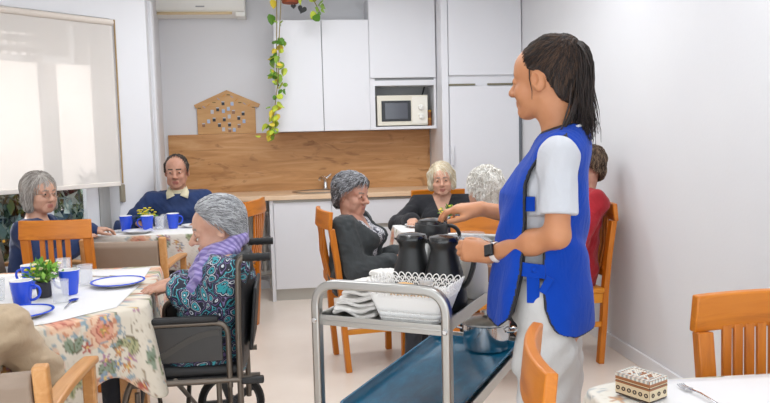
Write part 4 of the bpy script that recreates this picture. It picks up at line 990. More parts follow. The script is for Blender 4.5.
# thermal jugs
M_JUG = mat('jug_black', '1A1B1C', .38, bmp=.02, bscale=120); M_JUGL = mat('jug_gloss', '111214', .12, coat=.4)
def jug(label, x, y, hang, steel=False, H=1.0):
    t = thing('thermal_jug', label, 'jug', CT(x, y, ZS+.001), TR+hang, 'thermal coffee jugs')
    pr = [(0, 0), (.062, 0), (.066, .006), (.067, .03), (.064, .07), (.055, .12), (.043, .165), (.038, .19), (.040, .205), (.046, .215), (.046, .222), (.04, .224), (0, .222)]
    if steel: pr = [(0, 0), (.060, 0), (.063, .01), (.063, .12), (.060, .15), (.050, .175), (.05, .178), (0, .178)]
    MB().lathe([(r*1.13, z*H) for r, z in pr], 40).build('jug_body', M_STEEL if steel else M_JUG, t)
    if steel:
        MB().lathe([(.056, .178), (.062, .19), (.062, .235), (.058, .24), (0, .24)], 36).build('collar', M_JUG, t)
    zt = .222 if not steel else .24
    MB().lathe([(.052, zt-.002), (.052, zt+.006), (.046, zt+.014), (.02, zt+.019), (0, zt+.019)], 36).build('lid', M_JUGL, t)
    b = MB(); b.add([(-.030, -.022, zt), (-.030, .022, zt), (-.068, .0, zt+.004), (-.030, -.020, zt-.022), (-.030, .020, zt-.022)], [(0, 2, 1), (0, 3, 2), (1, 2, 4), (2, 3, 4)]); b.build('spout', M_JUG, t, .004)
    b = MB(); P = bez((.040, 0, zt-.010), (.105, 0, zt+.005), (.115, 0, zt-.05), (.095, 0, zt-.10), 10)+bez((.095, 0, zt-.10), (.085, 0, zt-.13), (.075, 0, zt-.145), (.060, 0, zt-.150), 8)[1:]; b.bar(P, .022, .014, 0, (1, 0, .3)); b.build('handle', M_JUG, t, .005, seg=3)
    return t
jug('matt black thermal jug farther from the nurse, with its spout to the left', -.005, .285, .25)
jug('matt black thermal jug the nurse holds by its handle', .115, .262, -.06)
jug('steel thermal jug with a black top and handle, behind the two black jugs', -.035, .55, .3, True, 1.1)
# other things on the trolley
M_CLEAR = clear('clear_plastic', 'F4F6F8', .22, .12); M_FROST = clear('frosted_plastic', 'F4F6F8', .27, .22)
g0 = thing('glass_jar', 'small clear faceted jar between the lace basket and the black jugs', 'jar', CT(.080, .192, ZS+.001), TR)
MB().lathe([(0, 0), (.02, 0), (.021, .05), (.024, .085), (.026, .105), (.022, .107), (.02, .09), (.018, .004), (0, .004)], 8).build('glass', clear('jar_glass', 'E8EAEC', .5, .08), g0, ang=10)
wj = thing('milk_jug', 'white plastic milk jug with a ring handle beside the nurse\'s hand', 'jug', CT(.155, .455, ZS+.001), TR+.2)
MB().lathe([(0, 0), (.045, 0), (.05, .01), (.05, .10), (.042, .135), (.043, .15), (.038, .15), (.037, .135), (.045, .1), (.045, .012), (0, .01)], 32).build('jug_body', mat('milk_white', 'E4DED2', .35), wj)
MB().tube([(.045+.032*math.sin(PI*k/8)*1.2, 0, .045+.075*(1-math.cos(PI*k/8))/2) for k in range(9)], .005, 8).build('handle', bpy.data.materials['milk_white'], wj)
for x, y, lab in ((.06, .47, 'clear plastic measuring jug behind the jug the nurse holds'), (.09, .62, 'clear plastic jug farthest back on the trolley')):
    cj = thing('plastic_pitcher', lab, 'jug', CT(x, y, ZS+.001), TR, 'clear plastic jugs'); MB().lathe([(0, 0), (.042, 0), (.052, .15), (.055, .20), (.052, .20), (.049, .15), (.039, .005), (0, .005)], 30).build('jug_body', M_CLEAR, cj)
    MB().tube(bez((.05, 0, .18), (.11, 0, .19), (.10, 0, .06), (.046, 0, .05), 10), .006, 8).build('handle', M_FROST, cj)
bx = thing('brown_paper_packet', 'brown paper packet on the trolley behind the nurse\'s watch hand', 'packet', CT(.13, .60, ZS+.001), TR+.15)
b = MB(); rings(b, [rr3(.06, .075, .012, 0, 3), rr3(.062, .077, .012, .05, 3), rr3(.058, .070, .012, .09, 3), rr3(.05, .012, .006, .115, 3)]); b.build('packet_body', mat('kraft_paper', '9A7258', .8, var='866048', vscale=12, bmp=.3, bscale=18), bx, ang=30)
sp = thing('cake_tin', 'flat round steel tin near the far end of the trolley', 'tin', CT(-.08, .80, ZS+.001), TR); MB().lathe([(0, 0), (.08, 0), (.088, .035), (.085, .035), (.077, .003), (0, .003)], 36).build('tin_body', M_STEEL, sp)
# ------------------------------------------------------------------ things on the tables
M_BLUE = mat('mug_blue', '1E4EDA', .25, coat=.3); M_MUGW = mat('mug_white', 'F1F0EE', .25)
def mug(label, x, y, z, ha, group, sc=1.0):
    t = thing('coffee_mug', label, 'mug', (x, y, z), ha, group)
    R0, R1, H = .031*sc, .043*sc, .103*sc
    MB().lathe([(0, 0), (R0-.002, 0), (R0, .003), (R1-.001, H-.004), (R1, H)], 34).build('cup', M_BLUE, t)
    MB().lathe([(R1, H), (R1-.0015, H+.0015), (R1-.004, H), (R0-.003, .006), (0, .006)], 34).build('inside', M_MUGW, t)
    MB().tube(bez((R1*.90, 0, H*.80), (R1+.045*sc, 0, H*.86), (R1+.035*sc, 0, H*.22), (R0*1.06, 0, H*.24), 14), .0052*sc, 10).build('handle', M_BLUE, t)
    return t
ZA = ZT+.0085
mug('blue mug with its handle to the right, left of the potted plant near us', -1.075, 2.985, ZA, -.1, 'blue mugs on the floral table')
mug('blue mug with its handle to the left, right of the potted plant near us', -.955, 3.19, ZA, 2.9, 'blue mugs on the floral table')
mug('blue mug half hidden behind the potted plant near us', -1.165, 3.36, ZA, 2.9, 'blue mugs on the floral table')
ZBB = ZB+.0045
mug('blue mug nearest the wall on the window table', -1.150, 5.15, ZBB, 1.2, 'blue mugs on the window table')
mug('blue mug with its handle to the left, before the yellow flowers', -1.0, 5.11, ZBB, 2.9, 'blue mugs on the window table')
mug('blue mug in front of the man\'s left hand', -.845, 5.20, ZBB, .6, 'blue mugs on the window table')
mug('blue mug mostly hidden behind the yellow flowers', -1.055, 5.30, ZBB, 2.9, 'blue mugs on the window table')
def tumbler(label, x, y, z, group, sc=1.0):
    t = thing('plastic_tumbler', label, 'tumbler', (x, y, z), 0, group); b = MB(); n = 48; secs = []
    for r, h in ((.026, 0), (.029, .004), (.033, .088), (.034, .09), (.0325, .09), (.028, .005), (.0, .005)): secs.append([((r+.0006*(k % 2)*(.0 < h < .09))*sc*math.cos(2*PI*k/n), (r+.0006*(k % 2)*(.0 < h < .09))*sc*math.sin(2*PI*k/n), h*sc) for k in range(n)])
    rings(b, secs, 0, True, False); b.build('tumbler_body', M_FROST, t, ang=25); return t
tumbler('clear ribbed tumbler in front of the potted plant near us', -.945, 3.03, ZA, 'tumblers on the floral table')
tumbler('clear ribbed tumbler behind the blue mug with the left-hand handle', -.945, 3.385, ZA, 'tumblers on the floral table')
tumbler('clear ribbed tumbler at the far edge of the floral table, before the slat chair', -1.10, 3.60, ZA, 'tumblers on the floral table')
tumbler('clear ribbed tumbler cut by the left edge of the photo', -1.225, 3.13, ZA, 'tumblers on the floral table')
tumbler('clear tumbler beside the yellow flowers on the window table', -.93, 5.17, ZBB, 'tumblers on the window table')
tumbler('clear tumbler before the hands of the man in navy', -.91, 5.29, ZBB, 'tumblers on the window table')
M_PLATE = mat('plate_white', 'EDEDEE', .2, coat=.3)
def plate(label, x, y, z, R=.115, rim=True, group=None):
    t = thing('dinner_plate', label, 'plate', (x, y, z), 0, group)
    MB().lathe([(0, .002), (R*.55, .002), (R*.6, 0), (R*.68, .003), (R, .016), (R+.001, .0185), (R-.004, .0185), (R*.68, .007), (R*.6, .0045), (0, .0045)], 48).build('plate_body', M_PLATE, t)
    if rim: MB().lathe([(R-.009, .01775), (R-.0085, .0190), (R+.0012, .0203), (R+.0022, .0175), (R+.0005, .0155), (R-.009, .01775)], 48).build('rim', M_BLUE, t)
    return t
plate('blue-rimmed white plate under the hands of the woman with the purple scarf', -.795, 3.345, ZA, .115, True, 'blue-rimmed plates')
plate('blue-rimmed white plate at the elbow of the person in beige', -1.02, 2.82, ZA, .11, True, 'blue-rimmed plates')
plate('white oval-looking plate before the mugs on the window table', -1.04, 5.01, ZBB, .10, False)
plate('white plate beside the left hand of the man in navy', -.72, 5.23, ZBB, .075, False)
plate('white plate in front of the woman in black', .86, 4.98, ZT+.005, .11, False)
M_CUT = mat('cutlery_steel', 'C9CACC', .18, 1.0)
def spoon(label, x, y, z, rz, l=.16):
    t = thing('dessert_spoon', label, 'spoon', (x, y, z), rz)
    b = MB(); b.lathe([(0, .001), (.012, .0015), (.019, .006), (.0175, .0065), (.011, .003), (0, .0025)], 24, (0, l*.40, 0), 0, 1.0, 1.5); b.build('bowl', M_CUT, t)
    b = MB(); b.bar([(0, l*.24, .005), (0, l*.1, .009), (0, -l*.2, .006), (0, -l*.5, .003)], .007, .0025); b.build('handle', M_CUT, t, .0015); return t
spoon('steel dessert spoon lying in front of the tumbler near us', -.895, 2.975, ZA, .05)
def fork(label, x, y, z, rz, l=.18):
    t = thing('table_fork', label, 'fork', (x, y, z), rz); b = MB(); b.bar([(0, -l*.55, .003), (0, -l*.1, .008), (0, l*.18, .006)], .007, .0025); b.build('handle', M_CUT, t, .001)
    MB().bar([(0, l*.17, .006), (0, l*.27, .004)], .021, .002).build('head', M_CUT, t, .001)
    for k in range(4): MB().bar([((k-1.5)*.0058, l*.26, .004), ((k-1.5)*.0058, l*.36, .003), ((k-1.5)*.0056, l*.45, .007)], .003, .002).build('tine', M_CUT, t)
    return t
fork('steel fork lying beside the inlaid box on the right foreground table', .936, 1.60, ZT+.009, .15, .13)
def knife(label, x, y, z, rz, l=.2):
    t = thing('table_knife', label, 'knife', (x, y, z), rz); MB().bar([(0, -l*.5, .004), (0, -l*.02, .004)], .013, .007).build('handle', M_CUT, t, .003)
    b = MB(); b.prism([(-.008, 0), (.008, 0), (.008, .075), (.002, .095), (-.008, .08)], .0016, Matrix.Rotation(-PI/2, 4, 'X')); b.build('blade', M_CUT, t, loc=(0, 0, .0025)); return t
knife('steel knife on the far edge of the floral table beside the plate', -.885, 3.55, ZA, 1.2)
knife('steel knife before the wall-side mug on the window table', -1.2, 5.05, ZBB, 1.6)
# plants on tables
def bush(label, x, y, z, pot, leaves, flow, R, H, seed, nl, nf, pr=.036, ph=.075, group=None, upright=.5):
    t = thing('potted_plant', label, 'potted plant', (x, y, z), 0, group); g = np.random.default_rng(seed)
    MB().lathe([(0, 0), (pr*.78, 0), (pr, ph*.97), (pr*1.02, ph), (pr*.93, ph), (pr*.9, ph-.008), (0, ph-.01)], 26).build('pot', pot, t)
    lf = MB(); st = MB(); fl = MB()
    for i in range(nl):
        a = g.uniform(0, 6.28); el = g.uniform(.15, 1.45); d = Vector((math.cos(a)*math.cos(el), math.sin(a)*math.cos(el), math.sin(el)*upright+.25)); ln = R*g.uniform(.35, 1.0); p0 = Vector((0, 0, ph-.01)); p1 = p0+d*ln
        if i % 4 == 0: st.tube([p0, p0.lerp(p1, .6)+Vector((0, 0, .004)), p1], .0012, 4)
        q = d.to_track_quat('Y', 'Z').to_matrix() @ Euler((g.normal(0, .5), g.normal(0, .6), g.normal(0, .5))).to_matrix(); l = g.uniform(.022, .045)
        w_ = l*.22; lf.add([p1+q @ Vector(v) for v in ((0, -l*.4, 0), (-w_, l*.1, .003), (0, l*.6, -.002), (w_, l*.1, .003))], [(0, 1, 2, 3)], int(g.integers(len(leaves))))
    for i in range(nf):
        a = g.uniform(0, 6.28); r = R*g.uniform(.2, .95); h = ph+H*g.uniform(.35, 1.0)*(1-.35*r/R); c = Vector((r*math.cos(a), r*math.sin(a), h)); m = int(g.integers(len(flow)))
        for k in range(5): b_ = 2*PI*k/5; fl.sphere(c+Vector((.006*math.cos(b_), .006*math.sin(b_), 0)), (.005, .005, .004), 6, m)
        if i % 2 == 0: st.tube([(0, 0, ph-.01), c], .001, 4)
    st.build('stems', mat('plant_stem', '6F8F3A', .6) if 'plant_stem' not in bpy.data.materials else bpy.data.materials['plant_stem'], t)
    lf.build('leaves', leaves, t); fl.build('blossoms', flow, t); return t
LG = [mat('leaf_fresh', '5E9A2C', .5), mat('leaf_lime', '8FBF4A', .5), mat('leaf_deep', '3F7A26', .5)]; FLW = [mat('blossom_cream', 'EADFA8', .6), mat('blossom_yellow', 'E3CF3E', .6)]
bush('small green plant with cream blossoms in a dark pot, between the blue mugs near us', -1.045, 3.15, ZA, mat('pot_black', '33323A', .5), LG, FLW, .085, .10, 4, 150, 18, .034, .066, upright=.9)
bush('small pot of bright yellow flowers on the window table', -1.03, 5.24, ZBB, mat('pot_frost', 'D9DCDD', .4), LG, [FLW[1], mat('blossom_bright', 'EBD722', .6)], .07, .10, 9, 70, 26, .032, .06, upright=.8)
bush('green leafy plant in a white pot in front of the white-haired person', 1.06, 4.80, ZT+.005, M_MUGW, LG, [FLW[1]], .12, .09, 12, 200, 10, .05, .08)
for x, y, lab in ((.98, 4.7, 'clear glass tumbler left of the leafy plant on the back table'), (.93, 4.62, 'clear glass tumbler nearest the trolley on the back table')): tumbler(lab, x, y, ZT+.005, 'tumblers on the back table', 1.05)
o = thing('folded_paper', 'white folded paper on the back table near the woman in grey', 'paper', (.80, 4.66, ZT+.005), .4); b = MB(); b.add([(-.1, -.07, 0), (.1, -.07, 0), (.1, .0, .012), (-.1, .0, .012), (-.1, .07, .004), (.1, .07, .004)], [(0, 1, 2, 3), (3, 2, 5, 4)]); q = b.build('sheet', M_MUGW, o); m_ = q.modifiers.new('t', 'SOLIDIFY'); m_.thickness = .003
# inlaid box
bx = thing('inlaid_box', 'small mother-of-pearl inlaid wooden box on the right foreground table', 'box', (.808, 1.622, ZT+.008), -math.radians(62))
M_DKW = mat('box_dark_wood', '3A241A', .35, coat=.3); M_MIDW = mat('box_brown_wood', '9A623A', .35, coat=.3); M_PEARL = mat('mother_of_pearl', 'E2DED2', .2, coat=.6); M_BONE = mat('inlay_bone', 'D9C9A8', .35); M_PGREY = mat('pearl_grey', 'A9ADA8', .25, coat=.5)
bw, bd, bh = .094, .068, .052
MB().bb(-bw/2, bw/2, -bd/2, bd/2, 0, .036).build('box_body', M_DKW, bx, .001); lid = MB().bb(-bw/2-.001, bw/2+.001, -bd/2-.001, bd/2+.001, .0365, bh).build('lid', M_MIDW, bx, .001)
b = MB()
def strip(b, side, z0, z1, n, ms, e=.0008):
    l = bw if side in 'fb' else bd
    for i in range(n):
        a0 = -l/2+l*i/n; a1 = -l/2+l*(i+1)/n; m = ms[i % len(ms)]
        if m is None: continue
        if side == 'f': b.bb(a0+.0004, a1-.0004, -bd/2-e-.0008, -bd/2, z0, z1, m)
        elif side == 'b': b.bb(a0+.0004, a1-.0004, bd/2, bd/2+e+.0008, z0, z1, m)
        elif side == 'r': b.bb(bw/2, bw/2+e+.0008, a0+.0004, a1-.0004, z0, z1, m)
        else: b.bb(-bw/2-e-.0008, -bw/2, a0+.0004, a1-.0004, z0, z1, m)
for s in 'fbrl':
    n = 8 if s in 'fb' else 6
    strip(b, s, .045, .0515, n*2, [0, 3], .0012); strip(b, s, .036, .0375, 1, [1], .0016); strip(b, s, .004, .030, 1, [1], .0002); strip(b, s, .0295, .0335, 1, [2], .0008)
b.build('inlay_band', [M_PEARL, M_BONE, M_MIDW, M_PGREY], bx)
for s in 'fr':
    n = 6 if s == 'f' else 3
    for i in range(n):
        l = bw if s == 'f' else bd; a = -l/2+l*(i+.5)/n; b = MB(); b.lathe([(.0028, 0), (.0052, 0), (.0052, .0012), (.0028, .0012), (.0028, 0)], 16)
        b.build('ring_inlay', M_DKW, bx, loc=(a, -bd/2-.0014, .017) if s == 'f' else (bw/2+.0014, a, .017), rot=(PI/2, 0, 0) if s == 'f' else (0, PI/2, 0))
b = MB(); g = np.random.default_rng(2)
for i in range(16):
    for s in (-1, 1): b.box((-bw/2+bw*(i+.5)/16, s*(bd/2-.004), bh+.0004), (bw/16-.0008, .007, .0012), None, (0, 2)[(i+(s > 0)) % 2])
for i in range(11):
    for s in (-1, 1): b.box((s*(bw/2-.004), -bd/2+.007+(bd-.014)*(i+.5)/11, bh+.0004), (.007, .0045, .0012), None, i % 2*2)
for i in range(10):
    for j in range(6): b.sphere((-.033+i*.0073, -.019+j*.0076, bh), (.0036, .0034, .0022), 6, int(g.choice([0, 0, 0, 0, 2, 0, 1])))
b.build('lid_inlay', [M_PEARL, M_MIDW, M_PGREY, M_DKW], lid)
# ------------------------------------------------------------------ people
def hairmat(name, c1, c2, c3, vec=(30, 30, 5), sc=6, rough=.5):
    m, nt, b = new_mat(name); f = noise(nt, coords(nt, vec), sc, 4, .6, .6); link(nt, ramp(nt, f, [(.3, c1), (.5, c2), (.72, c3)]), b.inputs['Base Color']); b.inputs['Roughness'].default_value = rough
    bump(nt, b, f, .5, .006); return m
def fab(name, c, c2=None, rough=.85, bmp=.15, bs=400, vs=6, crease=.32):
    m = mat(name, c, rough, var=c2 or c, vscale=vs, sheen=.1); nt = m.node_tree; b = nt.nodes['Principled BSDF']
    f1 = noise(nt, coords(nt), bs, 3); f2 = noise(nt, coords(nt, (1, 1, .7)), 9, 4, .55, 2.2); mu = nt.nodes.new('ShaderNodeMath'); mu.operation = 'MULTIPLY_ADD'; mu.inputs[1].default_value = .06*bmp/.15
    link(nt, f1, mu.inputs[0]); link(nt, f2, mu.inputs[2]); bump(nt, b, mu.outputs[0], crease, .02); return m
SKN = [skin_mat('skin_nurse', 'C68A62', 'BA7C55'), mat('lips_nurse', 'A9594F', .4), mat('brow_nurse', '2E211B', .6)]
SKO = [skin_mat('skin_elder', 'CDA38C', 'C0907A'), mat('lips_elder', 'AC6F62', .5), mat('brow_elder', '8B7C72', .7)]
SKM = [skin_mat('skin_man', 'C1917A', 'B17E68'), mat('lips_man', '9B5C50', .5), mat('brow_man', '4A3A32', .7)]
# ============ nurse
NB = thing('person', 'standing nurse with dark ponytail in white uniform and bright blue tabard, holding a jug handle', 'person', (.764, 2.126, 0), math.radians(63))
nJ = dict(n=A3((0, -.042, 1.385)), sL=A3((-.156, -.045, 1.335)), sR=A3((.156, -.035, 1.335)), eL=A3((-.200, -.045, 1.112)), wL=A3((-.085, .165, 1.036)))
nJ['eR'], nJ['wR'] = ik(nJ['sR'], (.165, .245, 1.145), .265, .245, (.5, -.4, -1))
nJ['hc'] = A3((0, .012, 1.553)); nJ['M'] = rotm(-.33, -.03, .0); NS = 1.0
F = Field((-.30, -.30, -.01), (.30, .48, 1.70), .0035)
F.loft([(.78, 0, .0, .140, .09), (.92, 0, .008, .150, .100), (1.07, 0, .005, .122, .090), (1.21, 0, .004, .142, .100), (1.29, 0, -.018, .148, .080), (1.345, 0, -.034, .12, .062), (1.385, 0, -.040, .07, .05)], .03)
for nm, s in (('L', -1), ('R', 1)):
    F.cone((s*.05, -.038, 1.345), nJ['s'+nm], .042, .040, .05); F.cone(nJ['s'+nm], nJ['e'+nm], .040, .034, .02); mid = nJ['e'+nm]+(nJ['w'+nm]-nJ['e'+nm])*.35
    F.cone(nJ['e'+nm], mid, .034, .035, .02); F.cone(mid, nJ['w'+nm], .035, .0235, .02)
    hp_ = (s*.085, .0, .86); kn = (s*.095, .0+.01*s, .48); an = (s*.10, -.03+.02*s, .085)
    F.cone(hp_, kn, .072, .050, .04); F.cone(kn, an, .052, .036, .03); F.cone(an, A3(an)+A3((s*.01, .12, -.045)), .036, .028, .02)
T = head_geo(F, nJ['hc'], nJ['M'], NS, nose=1.04, jaw=.92, cheek=1.05, smile=1.5)
F.chain([T(0, -.035, -.03), T(0, -.030, -.09), nJ['n']+A3((0, 0, -.02))], [.050, .047, .06], .03)
dL = unit((.22, .95, .06)); handL = hand_geo(F, nJ['wL'], dL, (-.85, .2, .35), 1, (.74, .80, .84, .88), (.05, .6), .98, k=.002, spread=1.25)
dR = unit((-.05, .97, .02)); handR = hand_geo(F, nJ['wR'], dR, (-.15, .1, .95), -1, (.55, .50, .62, .75), (.05, .5), .98, k=.002)
ends = [A3(e[0]) for e in handL+handR]; dirs = [A3(e[1]) for e in handL+handR]
fp = face_pick(nJ['hc'], nJ['M'], NS)
def npick(P):
    r = fp(P)
    for e, d in zip(ends, dirs): r[(np.linalg.norm(P-e-d*.004, axis=1) < .0085)] = 3
    return r
F.build('body', SKN+[M_NAIL], NB, npick); eyes(T, nJ['M'], NS, NB, M_IRIS)
# hair cap
F = hair_field(nJ['hc'], nJ['M'], 1, .004); hM = nJ['M']; hC = nJ['hc']
F.ell(T(0, -.016, .034), A3((.079, .099, .087)), hM, .01); F.ell(T(0, -.048, -.035), A3((.060, .055, .06)), hM, .03); F.cone(T(0, -.04, .075), T(0, -.068, .086), .045, .028, .05)
def hl(X, Y, Z):
    x = (X-hC[0]); y = (Y-hC[1]); z = (Z-hC[2]); u, v, w = (x*hM[0, i]+y*hM[1, i]+z*hM[2, i] for i in range(3))
    w = np.broadcast_to(w, np.broadcast_shapes(u.shape, v.shape, w.shape)); yh = np.interp(w, [-.10, -.085, -.06, -.02, .012, .028, .045, .065, .085, .12], [-.2, -.085, -.062, -.042, -.030, .022, .058, .074, .084, .09]).astype(np.float32)
    yh = yh+np.where(w > .03, .035*np.maximum(0, 1-(u/.06)**2)*np.clip((w-.03)/.04, 0, 1), 0); return (v-yh)*.8
F.cut(hl, .008)
F.shift(lambda x, y, z: .0011*np.sin(((x-hC[0])*hM[0, 0]+(y-hC[1])*hM[1, 0])*420+(z-hC[2])*160)+.0008*np.sin(np.arctan2(z-hC[2]-.09, -(y-hC[1]))*60), .02)
M_HAIRN = hairmat('hair_dark_brown', '17100E', '241915', '3A2920', (25, 25, 6), 7, .55)
D0 = F.D.copy(); ho = F.build('hair', M_HAIRN, NB)
V = np.empty(len(ho.data.vertices)*3); ho.data.vertices.foreach_get('co', V); V = V.reshape(-1, 3); V = V[(hl(V[:, 0], V[:, 1], V[:, 2]) < -.002)]; tie = T(0, -.066, .088)
g = np.random.default_rng(4); strand_mesh(F, D0, V[g.integers(0, len(V), 2600)], lambda P: (tie-P)/np.maximum(np.linalg.norm(tie-P, axis=1), .01)[:, None]*2.2, 'hair_locks', [mat('nurse_hair_deep', '17100E', .5, spec=.35), mat('nurse_hair_mid', '2A1D17', .5, spec=.35), mat('nurse_hair_light', '4A3527', .5, spec=.35)], NB, .05, 6, .0012, (.0003, .0022), 4)
pt = MB(); g = np.random.default_rng(17)
base = [(-.066, .088), (-.076, .105), (-.096, .098), (-.112, .050), (-.120, -.02), (-.121, -.08), (-.117, -.13), (-.110, -.185)]
for i in range(520):
    a = g.uniform(0, 6.28); r = math.sqrt(g.random()); ox, oy = r*math.cos(a), r*math.sin(a); e = g.uniform(.66, 1.0); P = []; R = []
    wx, wy, ph = g.normal(0, .006), g.normal(0, .008), g.uniform(0, 6)
    n = 12
    for k in range(n):
        t = k/(n-1)*e*(len(base)-1); j = min(int(t), len(base)-2); q = t-j; y = base[j][0]*(1-q)+base[j+1][0]*q; z = base[j][1]*(1-q)+base[j+1][1]*q; u = t/(len(base)-1)
        sp = .009+.013*min(1, u*2.2)+.004*u; P.append(Vector(T(ox*sp*.85+wx*u+.005*math.sin(13*u+ph), y+oy*sp*1.05+wy*u*1.5+.007*math.sin(11*u+ph*.3), z+.008*ox*(1-u)-.02*u))); R.append(.0023*(1-.8*u*u)*(.6+.5*g.random()) if k else .002)
    pt.tube(P, R, 4)
for i in range(14):
    a = g.normal(0, 1); pt.tube([T(.02*a, -.10, .02-.01*i*.5), T(.03*a-.02, -.11, -.08), T(.02*a-.05, -.07-.02*g.random(), -.15), T(.03*a-.05, -.035-.03*g.random(), -.175)], [.003, .003, .0025, .001], 5)
pt.build('ponytail', M_HAIRN, NB, ang=180)
b = MB(); b.tube([T(0, -.070, .088)+np.asarray(hM)@A3((.022*math.cos(k), .010*math.sin(k), .018*math.sin(k))) for k in np.linspace(0, 2*PI, 17)[:-1]], .0075, 8, closed=True); b.build('hair_tie', M_BLACK, NB)
for s in (-1, 1): MB().tube([T(s*.076, .012, .03), T(s*.074, .014, 0), T(s*.068, .010, -.035), T(s*.066, .012, -.06)], [.002, .0016, .0012, .0006], 5).build('loose_strand', M_HAIRN, NB, ang=180)
# tunic
M_TUNIC = fab('tunic_white', 'C8CAD0', 'C2C4CA', bs=300)
F = Field((-.34, -.30, .80), (.34, .26, 1.47), .0045)
F.loft([(.90, 0, .010, .174, .124), (1.0, 0, .008, .158, .114), (1.10, 0, .006, .146, .108), (1.21, 0, .006, .156, .114), (1.29, 0, -.016, .160, .090), (1.345, 0, -.034, .135, .072), (1.392, 0, -.042, .085, .060)], .03)
for nm, s in (('L', -1), ('R', 1)):
    e = nJ['s'+nm]+(nJ['e'+nm]-nJ['s'+nm])*.80
    F.cone((s*.05, -.04, 1.348), nJ['s'+nm], .048, .047, .05); F.cone(nJ['s'+nm], e+A3((0, -.004, 0)), .047, .055, .03)
F.wob(.0045, 7, 12, (1, 1, .5))
for nm, s in (('L', -1), ('R', 1)):
    v = unit(nJ['e'+nm]-nJ['s'+nm]); q = nJ['s'+nm]+(nJ['e'+nm]-nJ['s'+nm])*.745
    def fn(X, Y, Z, q=q, v=v, s=s):
        d = (X-q[0])*v[0]+(Y-q[1])*v[1]+(Z-q[2])*v[2]; return np.minimum(d, s*X-.135)
    F.cut(fn)
def neckcut(zb, sl, yb, zback):
    def fn(X, Y, Z): return np.maximum(np.minimum((Z-zb)*sl-np.abs(X), Y-yb), Z-zback-0*X-.25*(-(Y+.05)))
    return fn
F.cut(neckcut(1.285, .62, -.03, 1.405), .004); F.cut(lambda X, Y, Z: .905-Z+0*X+0*Y)
F.build('tunic', M_TUNIC, NB)
# collar of the tunic
b = MB()
for s in (-1, 1): b.bar([(s*.012, .058, 1.30), (s*.045, .022, 1.345), (s*.072, -.03, 1.392), (s*.060, -.085, 1.408), (0, -.104, 1.41)], .026, .008, 0, (s*.3, .8, .5))
b.build('collar', M_TUNIC, NB, .003)
# tabard
M_TAB = fab('tabard_blue', '0040AE', '003AA2', .85, .12, 300); M_TAB.node_tree.nodes['Principled BSDF'].inputs['Specular IOR Level'].default_value = .2; M_PIPE = mat('piping_black', '15161C', .6)
GZ = np.array([.80, .835, .845, .87, .93, 1.0, 1.09, 1.20, 1.25, 1.29, 1.33, 1.365, 1.385, 1.40]); GF = np.array([.20, .125, .115, .088, .070, .056, .050, .046, .046, .032, .004, -.030, -.062, -.08])
BZ = np.array([.80, .815, .825, .835, .86, .90, 1.0, 1.06, 1.12, 1.2, 1.28, 1.34, 1.37, 1.385, 1.40]); BG = np.array([-.10, -.075, -.050, -.036, -.020, -.006, .0, -.002, -.018, -.060, -.088, -.080, -.070, -.06, -.055])
def gapd(x, y, z): # >0 inside the side opening
    f = np.interp(z, GZ, GF); k = np.interp(z, BZ, BG); ax = np.abs(x)
    d = np.minimum(f-y, y-k); side = np.where(z > 1.30, ax-.098, ax-.05); return np.minimum(d, side)
def neckd(x, y, z): return np.maximum(np.minimum((z-1.275)*.60-np.abs(x), y+.03), z-1.418+.30*(y+.05))
F = Field((-.30, -.24, .77), (.30, .26, 1.47), .0040)
F.loft([(.76, 0, .034, .208, .158), (.92, 0, .030, .202, .150), (1.05, 0, .024, .182, .136), (1.14, 0, .020, .176, .132), (1.22, 0, .014, .176, .130), (1.29, 0, -.010, .176, .106), (1.345, 0, -.032, .152, .086), (1.40, 0, -.043, .098, .070), (1.415, 0, -.043, .08, .06)], .03)
for s in (-1, 1): F.cone((s*.05, -.040, 1.352), (s*.12, -.038, 1.336), .062, .057, .05)
F.shift(lambda x, y, z: .006*np.sin(y*42+x*17+5*z)*np.clip((1.18-z)/.3, 0, 1)+.004*np.sin(x*31+z*22+1.1*np.sin(z*17)+y*20)+.0035*np.sin(z*52+x*25+y*38)*np.clip(1-np.abs(z-1.08)/.16, 0, 1), .04)
F.cut(lambda X, Y, Z: gapd(X, Y, np.broadcast_to(Z, np.broadcast_shapes(X.shape, Y.shape, Z.shape))).astype(np.float32)); F.cut(lambda X, Y, Z: neckd(X, Y, Z)); F.cut(lambda X, Y, Z: np.maximum(.815-Z+.10*(Y-.0)+0*X, np.abs(X)-.19 - 0*Z+0*Y) if False else .806-Z+.16*np.maximum(0, Y)+0*X)
def tpick(P):
    x, y, z = P.T; r = np.zeros(len(P), int); d = np.maximum(gapd(x, y, z), neckd(x, y, z)); d = np.maximum(d, .806+.16*np.maximum(0, y)-z); r[d > -.0075] = 1; return r
F.build('tabard', [M_TAB, M_PIPE], NB, tpick)
b = MB()
def band(pts, w, m=0): b.bar(pts, .006, w, m, (0, 0, 1))
for s in (-1, 1):
    X = lambda y: s*(.158+.012*math.cos(y*14))
    band([(X(.07)+s*.014, .066, 1.012), (X(.04)+s*.005, .04, 1.008), (X(.02)+s*.004, .015, 1.006), (X(0)+s*.010, -.01, 1.006)], .040)
    b.build('side_tie', M_TAB, NB, .001); b = MB(); b.box((s*.170, .026, .955), (.005, .036, .085)); b.build('tie_end', M_TAB, NB, .001); b = MB(); b.box((s*.182, -.012, .968), (.005, .022, .05), Matrix.Rotation(.5, 3, 'X')); b.build('tie_end', M_TAB, NB, .001)
    b = MB(); b.box((s*.160, .036, 1.195), (.005, .030, .042)); b.build('side_strap', M_TAB, NB, .001); b = MB()

for s in (-1, 1): MB().sphere((s*.178, .022, 1.010), (.004, .009, .009), 12).build('tie_button', M_TAB, NB)
